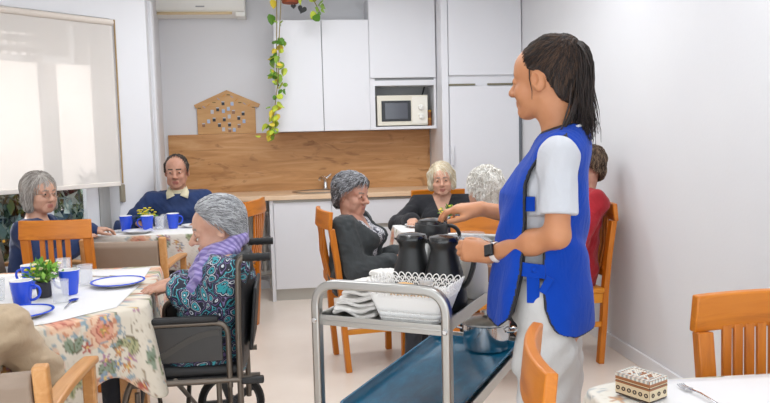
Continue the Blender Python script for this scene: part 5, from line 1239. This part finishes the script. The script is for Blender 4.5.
# trousers
M_TROU = fab('trousers_white', 'C9C8C7', 'C2C1C0', bs=250)
F = Field((-.30, -.28, .02), (.30, .28, 1.0), .006)
for s in (-1, 1): F.chain([(s*.083, .0, .90), (s*.088, .0, .72), (s*.096, -.005+.01*s, .45), (s*.106, -.03+.02*s, .05)], [.086, .088, .080, .092], .02)
F.loft([(.84, 0, .005, .168, .108), (.93, 0, .008, .166, .107), (.97, 0, .008, .16, .105)], .03)
F.shift(lambda x, y, z: .008*np.sin(y*52+x*34+3*np.sin(z*6))*np.clip((.84-z)/.15, 0, 1)+(.005*np.sin(z*34+x*46+y*42)+.003*np.sin(z*75+y*60-x*30))*np.clip((.88-z)/.1, .1, 1), .05); F.cut(lambda X, Y, Z: .045-Z+0*X+0*Y); F.build('trousers', M_TROU, NB)
F = Field((-.25, -.2, -.01), (.25, .3, .14), .006)
for s in (-1, 1): a = A3((s*.106, -.03+.02*s, .05)); F.cone(a+A3((0, -.04, -.01)), a+A3((s*.01, .14, -.018)), .042, .034, .03)
F.cut(lambda X, Y, Z: .003-Z+0*X+0*Y); F.build('shoes', mat('white_clogs', 'E8E8E8', .4), NB)
# watch on the left wrist
wq = nJ['wL']+(nJ['eL']-nJ['wL'])*.10; wd = unit(nJ['eL']-nJ['wL']); wn = A3((-.85, .2, .35)); wn = unit(wn-wd*np.dot(wn, wd)); wt = np.cross(wd, wn)
b = MB(); b.bar([Vector(wq+(wn*math.cos(q)+wt*math.sin(q))*.0285) for q in np.linspace(0, 2*PI, 25)], .022, .004, 0, tuple(wd)) if False else b.tube([Vector(wq+wd*o+(wn*math.cos(q)+wt*math.sin(q))*.029) for o in (0,) for q in np.linspace(0, 2*PI, 29)[:-1]], .010, 8, closed=True, sx=.25, up=tuple(wd))
wo = b.build('watch_strap', mat('watch_strap_white', 'E6DCD6', .5), NB)
MW = Matrix(np.stack([wd, wt, wn], 1).tolist()); b = MB(); b.box(Vector(wq+wn*.034), (.034, .036, .009), MW); b.build('watch_case', mat('watch_case', '2A2A2E', .25, .6), wo, .003)
b = MB(); b.box(Vector(wq+wn*.039), (.028, .030, .002), MW); b.build('watch_screen', mat('watch_screen', '0B0B0D', .08, coat=.6), wo, .001)
# ------------------------------------------------------------------ the seated people
def hair(J, par, m, cap, yh, extras=(), wob=.0025, freq=22, seed=1, h=.0055, vec=(1, 1, .5), sc=1.0, fringe=.03, name='hair', locks=None, crown=(0, -.055, .10), n=1500, length=.06, r=.0019, lift=(.0005, .006), grav=.5, curl=0., part=0.):
    F = hair_field(J['hc'], J['M'], 1.15, h); M = J['M']; c = J['hc']; T = lambda *p: A3(c)+np.asarray(M)@(A3(p)*sc)
    for (p_, r_) in cap: F.ell(T(*p_), A3(r_)*sc, M, .025)
    for e in extras:
        F.cone(T(*e[0]), T(*e[1]), e[2]*sc, e[3]*sc, .02)
    F.wob(wob, freq, seed, vec, 3)
    zz, yy = yh
    def f(X, Y, Z):
        x = X-c[0]; y = Y-c[1]; z = Z-c[2]; u, v, w = ((x*M[0, i]+y*M[1, i]+z*M[2, i])/sc for i in range(3)); w = np.broadcast_to(w, np.broadcast_shapes(u.shape, v.shape, w.shape))
        q = np.interp(w, zz, yy).astype(np.float32); q = q+np.where(w > .03, fringe*np.maximum(0, 1-(u/.055)**2)*np.clip((w-.03)/.05, 0, 1), 0); q = q-np.where(w <= .06, 0, 0); return (v-q)*.85
    D0 = F.D.copy(); F.cut(f, .01); o = F.build(name, m, par)
    if locks:
        V = np.empty(len(o.data.vertices)*3); o.data.vertices.foreach_get('co', V); V = V.reshape(-1, 3); g = np.random.default_rng(seed)
        V = V[np.abs(sample(F, D0, V)) < .004]; S = V[g.integers(0, len(V), n)]; cr = T(*crown); dn = -np.asarray(M)[:, 2]
        def flow(P): q = P-cr; q /= np.maximum(np.linalg.norm(q, axis=1), .02)[:, None]; return q+dn*grav+np.asarray(M)[:, 1]*part*np.maximum(0, ((P-c)@np.asarray(M))[:, 2:3]*8)
        strand_mesh(F, D0, S, flow, 'hair_locks', locks, par, length, 6, r, lift, seed, curl)
    return o
def tones(name, *cs, rough=.5): return [mat(name+'_'+t, c, rough, spec=.35) for t, c in zip(('deep', 'mid', 'light', 'pale'), cs)]
SHORT = ([-.11, -.085, -.05, -.02, .01, .035, .055, .09, .12], [-.2, -.075, -.055, -.04, -.012, .025, .060, .080, .09])
SWEPT = ([-.11, -.085, -.05, -.02, .01, .035, .055, .09, .12], [-.2, -.075, -.055, -.042, -.022, .004, .034, .060, .075])
BOB = ([-.13, -.10, -.05, -.01, .03, .05, .07, .12], [-.02, .02, .028, .032, .04, .058, .082, .10])
CAP = [((0, -.018, .038), (.085, .106, .094)), ((0, -.06, -.03), (.068, .05, .06))]
def specs(J, T, par, m, r=.019):
    b = MB(); M = np.asarray(J['M'])
    for s in (-1, 1):
        b.tube([T(s*.032+r*math.cos(a), .108-.25*abs(r*math.cos(a)+s*.0)*1.0*(1 if s*math.cos(a) > 0 else 0), -.004+r*.82*math.sin(a)) for a in np.linspace(0, 2*PI, 17)[:-1]], .0016, 6, closed=True)
        b.tube([T(s*.052, .102, .0), T(s*.076, .06, .004), T(s*.080, -.012, .004)], .0016, 6)
    b.tube([T(-.013, .109, .002), T(0, .112, .005), T(.013, .109, .002)], .0016, 6); return b.build('glasses', m, par)
def person(label, x, y, rz): return thing('person', label, 'person', (x, y, 0), rz)
M_DKTR = fab('trousers_dark', '2E3038', '272930'); M_GRTR = fab('trousers_grey', '4A4B50', '424349')
# ============ woman with the purple scarf in the wheelchair
P = person('elderly woman with short grey hair, purple scarf and teal paisley blouse sitting in the wheelchair', -.355, 3.165, PI/2)
J = seated(zs=.43, lean=-.15, H=.41, hunch=.0, shw=.158, wl=(-.050, .145, .790), wr=(.065, .155, .792), pl=(-.35, -1, -1), pr=(.35, -1, -1), head=(0, -.04, .150), rot=(.06, -.22, 0), knee=.40, l1=.255, l2=.235)
J['hc'] = A3((0.0, -.022, 1.020))
flat = dict(L=dict(d=(.18, .95, -.10), nrm=(-.15, .1, 1), curl=(.22, .2, .22, .28), thumb=(.1, .3)), R=dict(d=(-.2, .95, -.08), nrm=(.1, .1, 1), curl=(.25, .22, .25, .3), thumb=(.1, .3)))
SK1 = [skin_mat('skin_tan_elder', 'CDA18A', 'C08E78'), SKO[1], SKO[2]]
T = body(J, P, SK1, h=.005, handkw=flat, face=dict(nose=1.12, old=1.1, cheek=.95), headsc=1.02, iris=M_IRIS, lid=.0015)
M_GREYH = hairmat('hair_steel_grey', '6C6B6B', '97979A', 'C2C3C6', (22, 22, 8), 6)
hair(J, P, M_GREYH, [((0, -.022, .040), (.088, .108, .100)), ((0, -.068, -.022), (.070, .048, .062)), ((0, .02, .085), (.06, .05, .034))], SWEPT, [((.07, .0, .03), (.075, -.02, .0), .02, .016), ((-.07, .0, .03), (-.075, -.02, .0), .02, .016)], .0025, 12, 4, .005, (1, 1, .35), 1.02, fringe=.0, locks=tones('steel_hair', '7C7C7E', '98989B', 'B2B3B6', 'C0C1C3'), n=4200, length=.07, crown=(0, .09, .07), grav=.15, r=.0013)
def paisley():
    m, nt, b = new_mat('paisley_blouse'); v = coords(nt, (1, 1, 1)); n = nt.nodes.new('ShaderNodeTexNoise'); n.inputs['Scale'].default_value = 7; link(nt, v, n.inputs['Vector'])
    ad = nt.nodes.new('ShaderNodeMix'); ad.data_type = 'VECTOR'; ad.inputs['Factor'].default_value = .12; link(nt, v, ad.inputs['A']); link(nt, n.outputs['Color'], ad.inputs['B'])
    vo = nt.nodes.new('ShaderNodeTexVoronoi'); vo.inputs['Scale'].default_value = 26; link(nt, ad.outputs['Result'], vo.inputs['Vector'])
    c = ramp(nt, vo.outputs['Distance'], [(.0, 'D8E4E2'), (.10, '1A2036'), (.17, '2E9AA6'), (.30, '1C2340'), (.36, 'C9CFD6'), (.41, '1A1E33'), (.52, '6D5A8C'), (.57, '171A2C'), (.68, '3FA3B0'), (.74, '1A1E33')], 'CONSTANT')
    v2 = nt.nodes.new('ShaderNodeTexVoronoi'); v2.inputs['Scale'].default_value = 75; link(nt, v, v2.inputs['Vector']); d2 = ramp(nt, v2.outputs['Distance'], [(0, 'FFFFFF'), (.22, '000000')], 'CONSTANT')
    mx = nt.nodes.new('ShaderNodeMix'); mx.data_type = 'RGBA'; mu = nt.nodes.new('ShaderNodeMath'); mu.operation = 'MULTIPLY'; mu.inputs[1].default_value = .55; link(nt, d2, mu.inputs[0]); link(nt, mu.outputs[0], mx.inputs['Factor']); link(nt, c, mx.inputs['A']); mx.inputs['B'].default_value = rgba('B9C7CE')
    link(nt, mx.outputs['Result'], b.inputs['Base Color']); b.inputs['Roughness'].default_value = .6; return m
sleeves_torso(J, P, 'blouse', paisley(), .028, .90, belly=.02, neck=(.0, -.1), seed=3, wob=.005)
def plaid(name, c1, c2, c3, s=70):
    m, nt, b = new_mat(name); v = coords(nt, (1, 1, 1), (.5, .3, .7)); out = None
    w1 = nt.nodes.new('ShaderNodeTexWave'); w1.inputs['Scale'].default_value = s/4; w1.inputs['Distortion'].default_value = 1.5; link(nt, v, w1.inputs['Vector'])
    w2 = nt.nodes.new('ShaderNodeTexWave'); w2.bands_direction = 'Z'; w2.inputs['Scale'].default_value = s/5; w2.inputs['Distortion'].default_value = 1.5; link(nt, v, w2.inputs['Vector'])
    a = ramp(nt, w1.outputs['Fac'], [(.2, c1), (.7, c2)]); k = nt.nodes.new('ShaderNodeMix'); k.data_type = 'RGBA'; r = ramp(nt, w2.outputs['Fac'], [(.55, '000000'), (.8, '999999')]); link(nt, r, k.inputs['Factor']); link(nt, a, k.inputs['A']); k.inputs['B'].default_value = rgba(c3)
    link(nt, k.outputs['Result'], b.inputs['Base Color']); b.inputs['Roughness'].default_value = .9; b.inputs['Sheen Weight'].default_value = .2; return m
F = Field((-.26, -.26, .55), (.26, .34, 1.12), .0055); n = J['n']
ring = [n+A3((.076*math.cos(a), .018+.074*math.sin(a), .005-.050*math.sin(a)+.012*math.sin(3*a))) for a in np.linspace(0, 2*PI, 19)]; F.chain(ring, [.032]*19, .02)
F.chain([n+A3((-.085, .035, -.01)), n+A3((-.098, .100, -.08)), n+A3((-.085, .140, -.17)), n+A3((-.06, .155, -.25))], [.036, .038, .038, .034], .03); F.chain([n+A3((-.04, .06, -.02)), n+A3((-.035, .115, -.10)), n+A3((-.02, .145, -.18)), n+A3((-.015, .16, -.26))], [.036, .038, .036, .032], .03); F.chain([n+A3((.07, .05, .0)), n+A3((.06, .12, -.09)), n+A3((.04, .16, -.2))], [.042, .042, .036], .03)
F.shift(lambda x, y, z: .006*np.sin(x*60+z*75+y*25)+.003*np.sin(x*130-z*40), .04); F.build('scarf', plaid('purple_scarf', '7C6DA8', 'A79ACB', '6A639C'), P)
trousers(J, P, M_DKTR, off=.014); shoes(J, P)
# ============ woman in the blue cardigan by the window
P = person('elderly woman with grey bob, glasses and navy cardigan sitting by the window', -1.585, 4.58, -PI/2)
J = seated(zs=.46, lean=.02, H=.40, hunch=.04, wl=(-.30, .28, .835), wr=(.10, .30, .80), head=(0, .03, .155), rot=(-.62, -.06, 0), knee=.37)
T = body(J, P, SKO, h=.005, handkw=dict(L=dict(d=(-.5, .85, 0), curl=(.5, .5, .5, .55)), R=dict(curl=(.4, .4, .4, .4))), face=dict(old=1.2, cheek=1.15, jaw=1.1), headsc=1.0, iris=M_IRIS, lid=.003)
M_GREYB = hairmat('hair_ash_grey', '87807A', 'A9A29B', 'C3BDB7', (26, 26, 5), 6)
hair(J, P, M_GREYB, [((0, -.02, .036), (.090, .108, .094)), ((0, -.045, -.04), (.084, .07, .075))], BOB, [((.078, -.005, .04), (.080, .005, -.085), .026, .024), ((-.078, -.005, .04), (-.080, .005, -.085), .026, .024)], .0022, 14, 7, .0055, (1, 1, .2), locks=tones('ash_hair', '857E78', 'A59E97', 'BDB7B1'), n=2200, length=.08, grav=1.2, r=.0016, crown=(.025, .05, .11))
specs(J, T, P, mat('glasses_thin', '8A7A6C', .3, .5))
M_NAVY = fab('cardigan_navy', '1B3566', '16294F', bs=250, bmp=.3)
sleeves_torso(J, P, 'cardigan', M_NAVY, .022, .92, belly=.02, neck=(.012, -.1), vcut=(J['n'][2]-.16, .45, .0), seed=9)
trousers(J, P, M_DKTR); shoes(J, P)
# ============ man in the navy sweater
P = person('man with receding dark hair, navy sweater and cream shirt collar at the window table', -.862, 5.60, PI+.10)
J = seated(zs=.46, lean=.03, H=.455, hunch=.02, shw=.185, wl=(-.17, .285, .825), wr=(.265, .30, .825), head=(0, .03, .165), rot=(-.10, -.06, 0))
T = body(J, P, SKM, h=.005, handkw=dict(L=dict(curl=(.5, .5, .5, .5), d=(.3, .9, 0)), R=dict(curl=(.4, .4, .4, .4), d=(-.4, .9, 0))), face=dict(old=.6, cheek=.85, jaw=.97, nose=1.05), headsc=1.04, wide=1.08, iris=M_IRIS, lid=.003)
RECED = ([-.11, -.075, -.05, -.02, .01, .035, .055, .075, .10, .13], [-.2, -.07, -.055, -.035, .0, .040, .046, .046, .040, .035])
hair(J, P, hairmat('hair_dark_short', '241D1A', '3A302A', '584B43', (25, 25, 10), 6), [((0, -.018, .036), (.0815, .102, .089)), ((0, -.05, -.03), (.064, .05, .05))], RECED, [((.069, .0, .045), (.075, .012, .0), .014, .008), ((-.069, .0, .045), (-.075, .012, .0), .014, .008)], .0012, 25, 2, .005, fringe=-.015, locks=tones('dark_hair', '241D1A', '3A302A', '6A5C52'), n=900, length=.03, r=.0017)
sleeves_torso(J, P, 'sweater', M_NAVY, .022, .93, belly=.02, neck=(.02, .25), seed=11, wide=1.08, wob=.005)
b = MB(); n = J['n']
for s in (-1, 1): b.add([n+A3(q) for q in ((s*.062, -.03, .055), (s*.068, .045, .035), (s*.075, .105, -.030), (s*.020, .098, -.005), (s*.045, .050, .040), (s*.082, .055, .012))], [(0, 1, 4), (1, 5, 2, 3, 4), (0, 5, 1)])
o = b.build('shirt_collar', fab('shirt_cream', 'DCD3B4'), P); m_ = o.modifiers.new('t', 'SOLIDIFY'); m_.thickness = .006
F = Field(n-A3((.12, .12, .08)), n+A3((.12, .14, .10)), .006); F.cone(n+A3((0, -.005, -.04)), n+A3((0, .005, .045)), .078, .064, .02); F.plane(n+A3((0, 0, .05)), (0, .35, 1)); F.build('shirt', bpy.data.materials['shirt_cream'], P)
trousers(J, P, M_GRTR); shoes(J, P)
# ============ woman in the grey cardigan
P = person('elderly woman with wavy grey hair and charcoal cardigan looking down, behind the trolley', .335, 4.46, -PI/2-.40)
J = seated(zs=.46, lean=-.10, H=.36, hunch=.05, shw=.16, wl=(-.10, .26, .66), wr=(.05, .28, .645), head=(0, .0, .135), rot=(-.30, -.12, .0), pr=(1, -.6, -1.2), pl=(-1, -.6, -1.2))
SK2 = [skin_mat('skin_ruddy_elder', 'C79882', 'B8826E'), SKO[1], SKO[2]]
T = body(J, P, SK2, h=.0055, handkw=dict(L=dict(curl=(.6, .6, .6, .6), d=(.4, .8, -.1)), R=dict(curl=(.6, .6, .6, .6), d=(-.4, .8, 0))), face=dict(old=1.2, nose=1.1, jaw=1.0), headsc=1.02, bust=.05, belly=.03, iris=M_IRIS, lid=.003)
hair(J, P, hairmat('hair_salt_pepper', '4E4D4D', '7C7C7D', 'B3B3B5', (18, 18, 9), 6), [((0, -.026, .040), (.098, .112, .098)), ((0, -.065, -.03), (.084, .058, .075)), ((0, .045, .075), (.07, .045, .04))], SHORT, [((.078, .0, .04), (.082, -.01, -.035), .026, .022), ((-.078, .0, .04), (-.082, -.01, -.035), .026, .022)], .004, 11, 6, .0055, (1, 1, .6), 1.02, fringe=.005, locks=tones('salt_hair', '454446', '67676A', '8E8E92', 'ABABAF'), n=3000, length=.06, curl=.4, r=.0016, crown=(-.02, .07, .09), grav=.25)
def print_mat(name, c1, c2, c3, s=42):
    m, nt, b = new_mat(name); vo = nt.nodes.new('ShaderNodeTexVoronoi'); vo.inputs['Scale'].default_value = s; link(nt, coords(nt), vo.inputs['Vector']); link(nt, ramp(nt, vo.outputs['Distance'], [(0, c1), (.28, c2), (.42, c1), (.6, c3), (.7, c2)], 'CONSTANT'), b.inputs['Base Color']); b.inputs['Roughness'].default_value = .7; return m
sleeves_torso(J, P, 'blouse', print_mat('print_blouse', 'C9C8CC', '44464E', '8B8C96'), .010, .9, belly=.03, bust=.05, neck=(.0, .25), vcut=(J['n'][2]-.12, .55, .0), only_torso=True, seed=2, lower=False)
sleeves_torso(J, P, 'cardigan', fab('cardigan_charcoal', '3A3E40', '2F3335', bs=200, bmp=.3), .024, .93, belly=.03, bust=.05, neck=(.02, -.1), vcut=(J['n'][2]-.42, .20, .022), seed=5, wob=.006)
trousers(J, P, M_DKTR, skirt=True); shoes(J, P)
# ============ blonde woman in black
P = person('elderly woman with short blonde bob and black cardigan facing us at the back table', 1.10, 5.42, PI-.17)
J = seated(zs=.46, lean=.02, H=.385, hunch=.03, shw=.165, wl=(-.10, .36, .80), wr=(.215, .39, .795), head=(0, .03, .125), rot=(-.02, -.04, .06))
SK3 = [skin_mat('skin_fair_elder', 'D2A48C', 'C49078'), SKO[1], SKO[2]]
T = body(J, P, SK3, h=.005, handkw=dict(L=dict(curl=(.4, .4, .4, .4)), R=dict(curl=(.35, .35, .35, .4), d=(.1, .95, 0))), face=dict(old=1.0, smile=2.2, cheek=1.15), headsc=1.0, bust=.04, iris=M_IRIS, lid=.003)
hair(J, P, hairmat('hair_blonde_white', 'CBB896', 'DDCFB4', 'ECE5D6', (26, 26, 5), 6), [((0, -.02, .038), (.090, .108, .096)), ((0, -.045, -.03), (.084, .07, .070))], BOB, [((.078, -.002, .04), (.078, .012, -.055), .026, .022), ((-.078, -.002, .04), (-.078, .012, -.055), .026, .022)], .0025, 13, 12, .0055, (1, 1, .25), fringe=.018, locks=tones('blonde_hair', 'CBB896', 'DDCFB4', 'ECE5D6'), n=2000, length=.07, grav=.9, r=.0016, crown=(.03, .06, .10))
sleeves_torso(J, P, 'cardigan', fab('cardigan_black', '1A1B22', '14151B', bs=250, bmp=.3), .020, .93, bust=.04, neck=(.012, -.1), vcut=(J['n'][2]-.17, .40, .0), seed=8)
trousers(J, P, M_DKTR); shoes(J, P)
# ============ white-haired person from behind
P = person('person with fluffy white hair seen from behind beyond the trolley', 1.08, 4.05, -.08)
J = seated(zs=.46, lean=.03, H=.365, hunch=.03, wl=(-.15, .36, .80), wr=(.15, .36, .80), head=(0, .03, .155), rot=(.45, -.05, 0))
T = body(J, P, SK3, h=.006, face=dict(old=1.0), iris=M_IRIS)
hair(J, P, hairmat('hair_white', 'CFC9BF', 'E2DED6', 'F0EDE8', (12, 12, 12), 6, .6), [((0, -.026, .036), (.098, .116, .102)), ((0, -.062, -.03), (.088, .062, .072))], SHORT, [((.08, .0, .04), (.084, -.012, -.025), .026, .024), ((-.08, .0, .04), (-.084, -.012, -.025), .026, .024)], .006, 13, 16, .0055, (1, 1, 1), fringe=.03, locks=tones('white_hair', 'CCC6BC', 'E0DCD4', 'EFECE7'), n=1500, length=.05, curl=.9, r=.0022, lift=(.0, .008))
sleeves_torso(J, P, 'sweater', fab('sweater_dark_blue', '23283A', '1B2030', bs=250), .020, .93, neck=(.02, .0), seed=14)
trousers(J, P, M_DKTR); shoes(J, P)
# ============ person in red
P = person('person with short brown hair, dark glasses and red sweater by the right wall', 1.69, 4.30, PI/2+.05)
J = seated(zs=.46, lean=-.17, H=.48, hunch=.02, shw=.165, wl=(-.10, .28, .74), wr=(.10, .28, .74), head=(0, .03, .165), rot=(.1, -.10, 0)); J['hc'] = A3((.0, -.085, 1.175))
T = body(J, P, SK2, h=.006, face=dict(old=1.0), iris=M_IRIS)
hair(J, P, hairmat('hair_brown_short', '3E2E25', '5E4939', '80674F', (22, 22, 8), 6), [((0, -.024, .040), (.094, .112, .098)), ((0, -.062, -.03), (.078, .055, .065))], SHORT, [((.076, .0, .04), (.08, -.01, -.02), .022, .02), ((-.076, .0, .04), (-.08, -.01, -.02), .022, .02)], .003, 12, 3, .0055, (1, 1, .5), fringe=.03, locks=tones('brown_hair', '3A2B22', '5E4939', '86705A'), n=1400, length=.05, curl=.4, r=.0022)
specs(J, T, P, M_BLACK, .022)
sleeves_torso(J, P, 'sweater', fab('sweater_red', 'A60F22', '90091A', bs=220, bmp=.35), .022, .93, belly=.03, bust=.03, neck=(.045, .15), seed=21, wob=.005)
trousers(J, P, M_DKTR); shoes(J, P)
# ============ person in beige at the lower left
P = person('person in beige sweater at the lower left, only the shoulder and arm in the photo', -1.13, 2.32, .05)
J = seated(zs=.42, lean=.22, H=.36, hunch=.07, shw=.185, wl=(-.20, .42, .81), wr=(.13, .30, .795), head=(-.06, .10, .13), rot=(.2, -.3, 0), pr=(1, -.1, -1.6), l1=.28)
T = body(J, P, SKM, h=.0075, face=dict(old=1.0), wide=1.1, headsc=1.0, iris=M_IRIS)
hair(J, P, M_GREYH, CAP, SHORT, (), .002, 18, 5, .007)
sleeves_torso(J, P, 'sweater', fab('sweater_beige', 'BCA78C', 'B29C80', bs=300, bmp=.25), .026, .93, belly=.03, neck=(.02, .1), seed=31, wide=1.05, wob=.006)
trousers(J, P, M_GRTR); shoes(J, P)
# ------------------------------------------------------------------ camera and light
def camera():
    yaw, pit, roll, F = .1227, .0907, .0242, 732.54
    f = Vector((math.sin(yaw)*math.cos(pit), math.cos(yaw)*math.cos(pit), -math.sin(pit))); r = Vector((math.cos(yaw), -math.sin(yaw), 0)); u = r.cross(f)
    R = r*math.cos(roll)-u*math.sin(roll); U = u*math.cos(roll)+r*math.sin(roll)
    cam = bpy.data.cameras.new('camera'); o = bpy.data.objects.new('camera', cam); COL.objects.link(o)
    cam.sensor_width = 36; cam.sensor_fit = 'HORIZONTAL'; cam.lens = F*36/770; cam.clip_start = .05
    m = Matrix((R, U, -f)).transposed().to_4x4(); m.translation = (0, 0, 1.4); o.matrix_world = m
    cam.dof.use_dof = False
    SC.camera = o
camera()
def area(name, loc, sx, sy, power, rot=(0, 0, 0), col=(1, 1, 1)):
    l = bpy.data.lights.new(name, 'AREA'); l.shape = 'RECTANGLE'; l.size = sx; l.size_y = sy; l.energy = power; l.color = col
    o = bpy.data.objects.new(name, l); COL.objects.link(o); o.location = loc; o.rotation_euler = rot; return o
LP = [(-.8, .9), (1.15, 2.3), (1.0, 4.1), (-.5, 3.3), (.2, 5.1)]
M_LED = None
for (x, y), pw in zip(LP, (8, 15, 13, 12, 20)):
    area('ceiling_lamp', (x, y, ZC-.03), 1.2, .6, pw, col=(.94, .972, 1))
sl = bpy.data.lights.new('sun', 'SUN'); sl.energy = 3.2; sl.angle = math.radians(1.2); sl.color = (1, .98, .965); so = bpy.data.objects.new('sun', sl); COL.objects.link(so)
so.rotation_euler = Vector((nv.x+.06*wv.x, nv.y+.06*wv.y, .31)).to_track_quat('Z', 'Y').to_euler()
w = bpy.data.worlds.new('world'); SC.world = w; w.use_nodes = True
bg = w.node_tree.nodes['Background']; bg.inputs[0].default_value = (.91, .96, 1.0, 1); bg.inputs[1].default_value = 1.85
SC.view_settings.view_transform = 'Standard'; SC.view_settings.look = 'None'; SC.view_settings.gamma = 1; SC.view_settings.exposure = .34
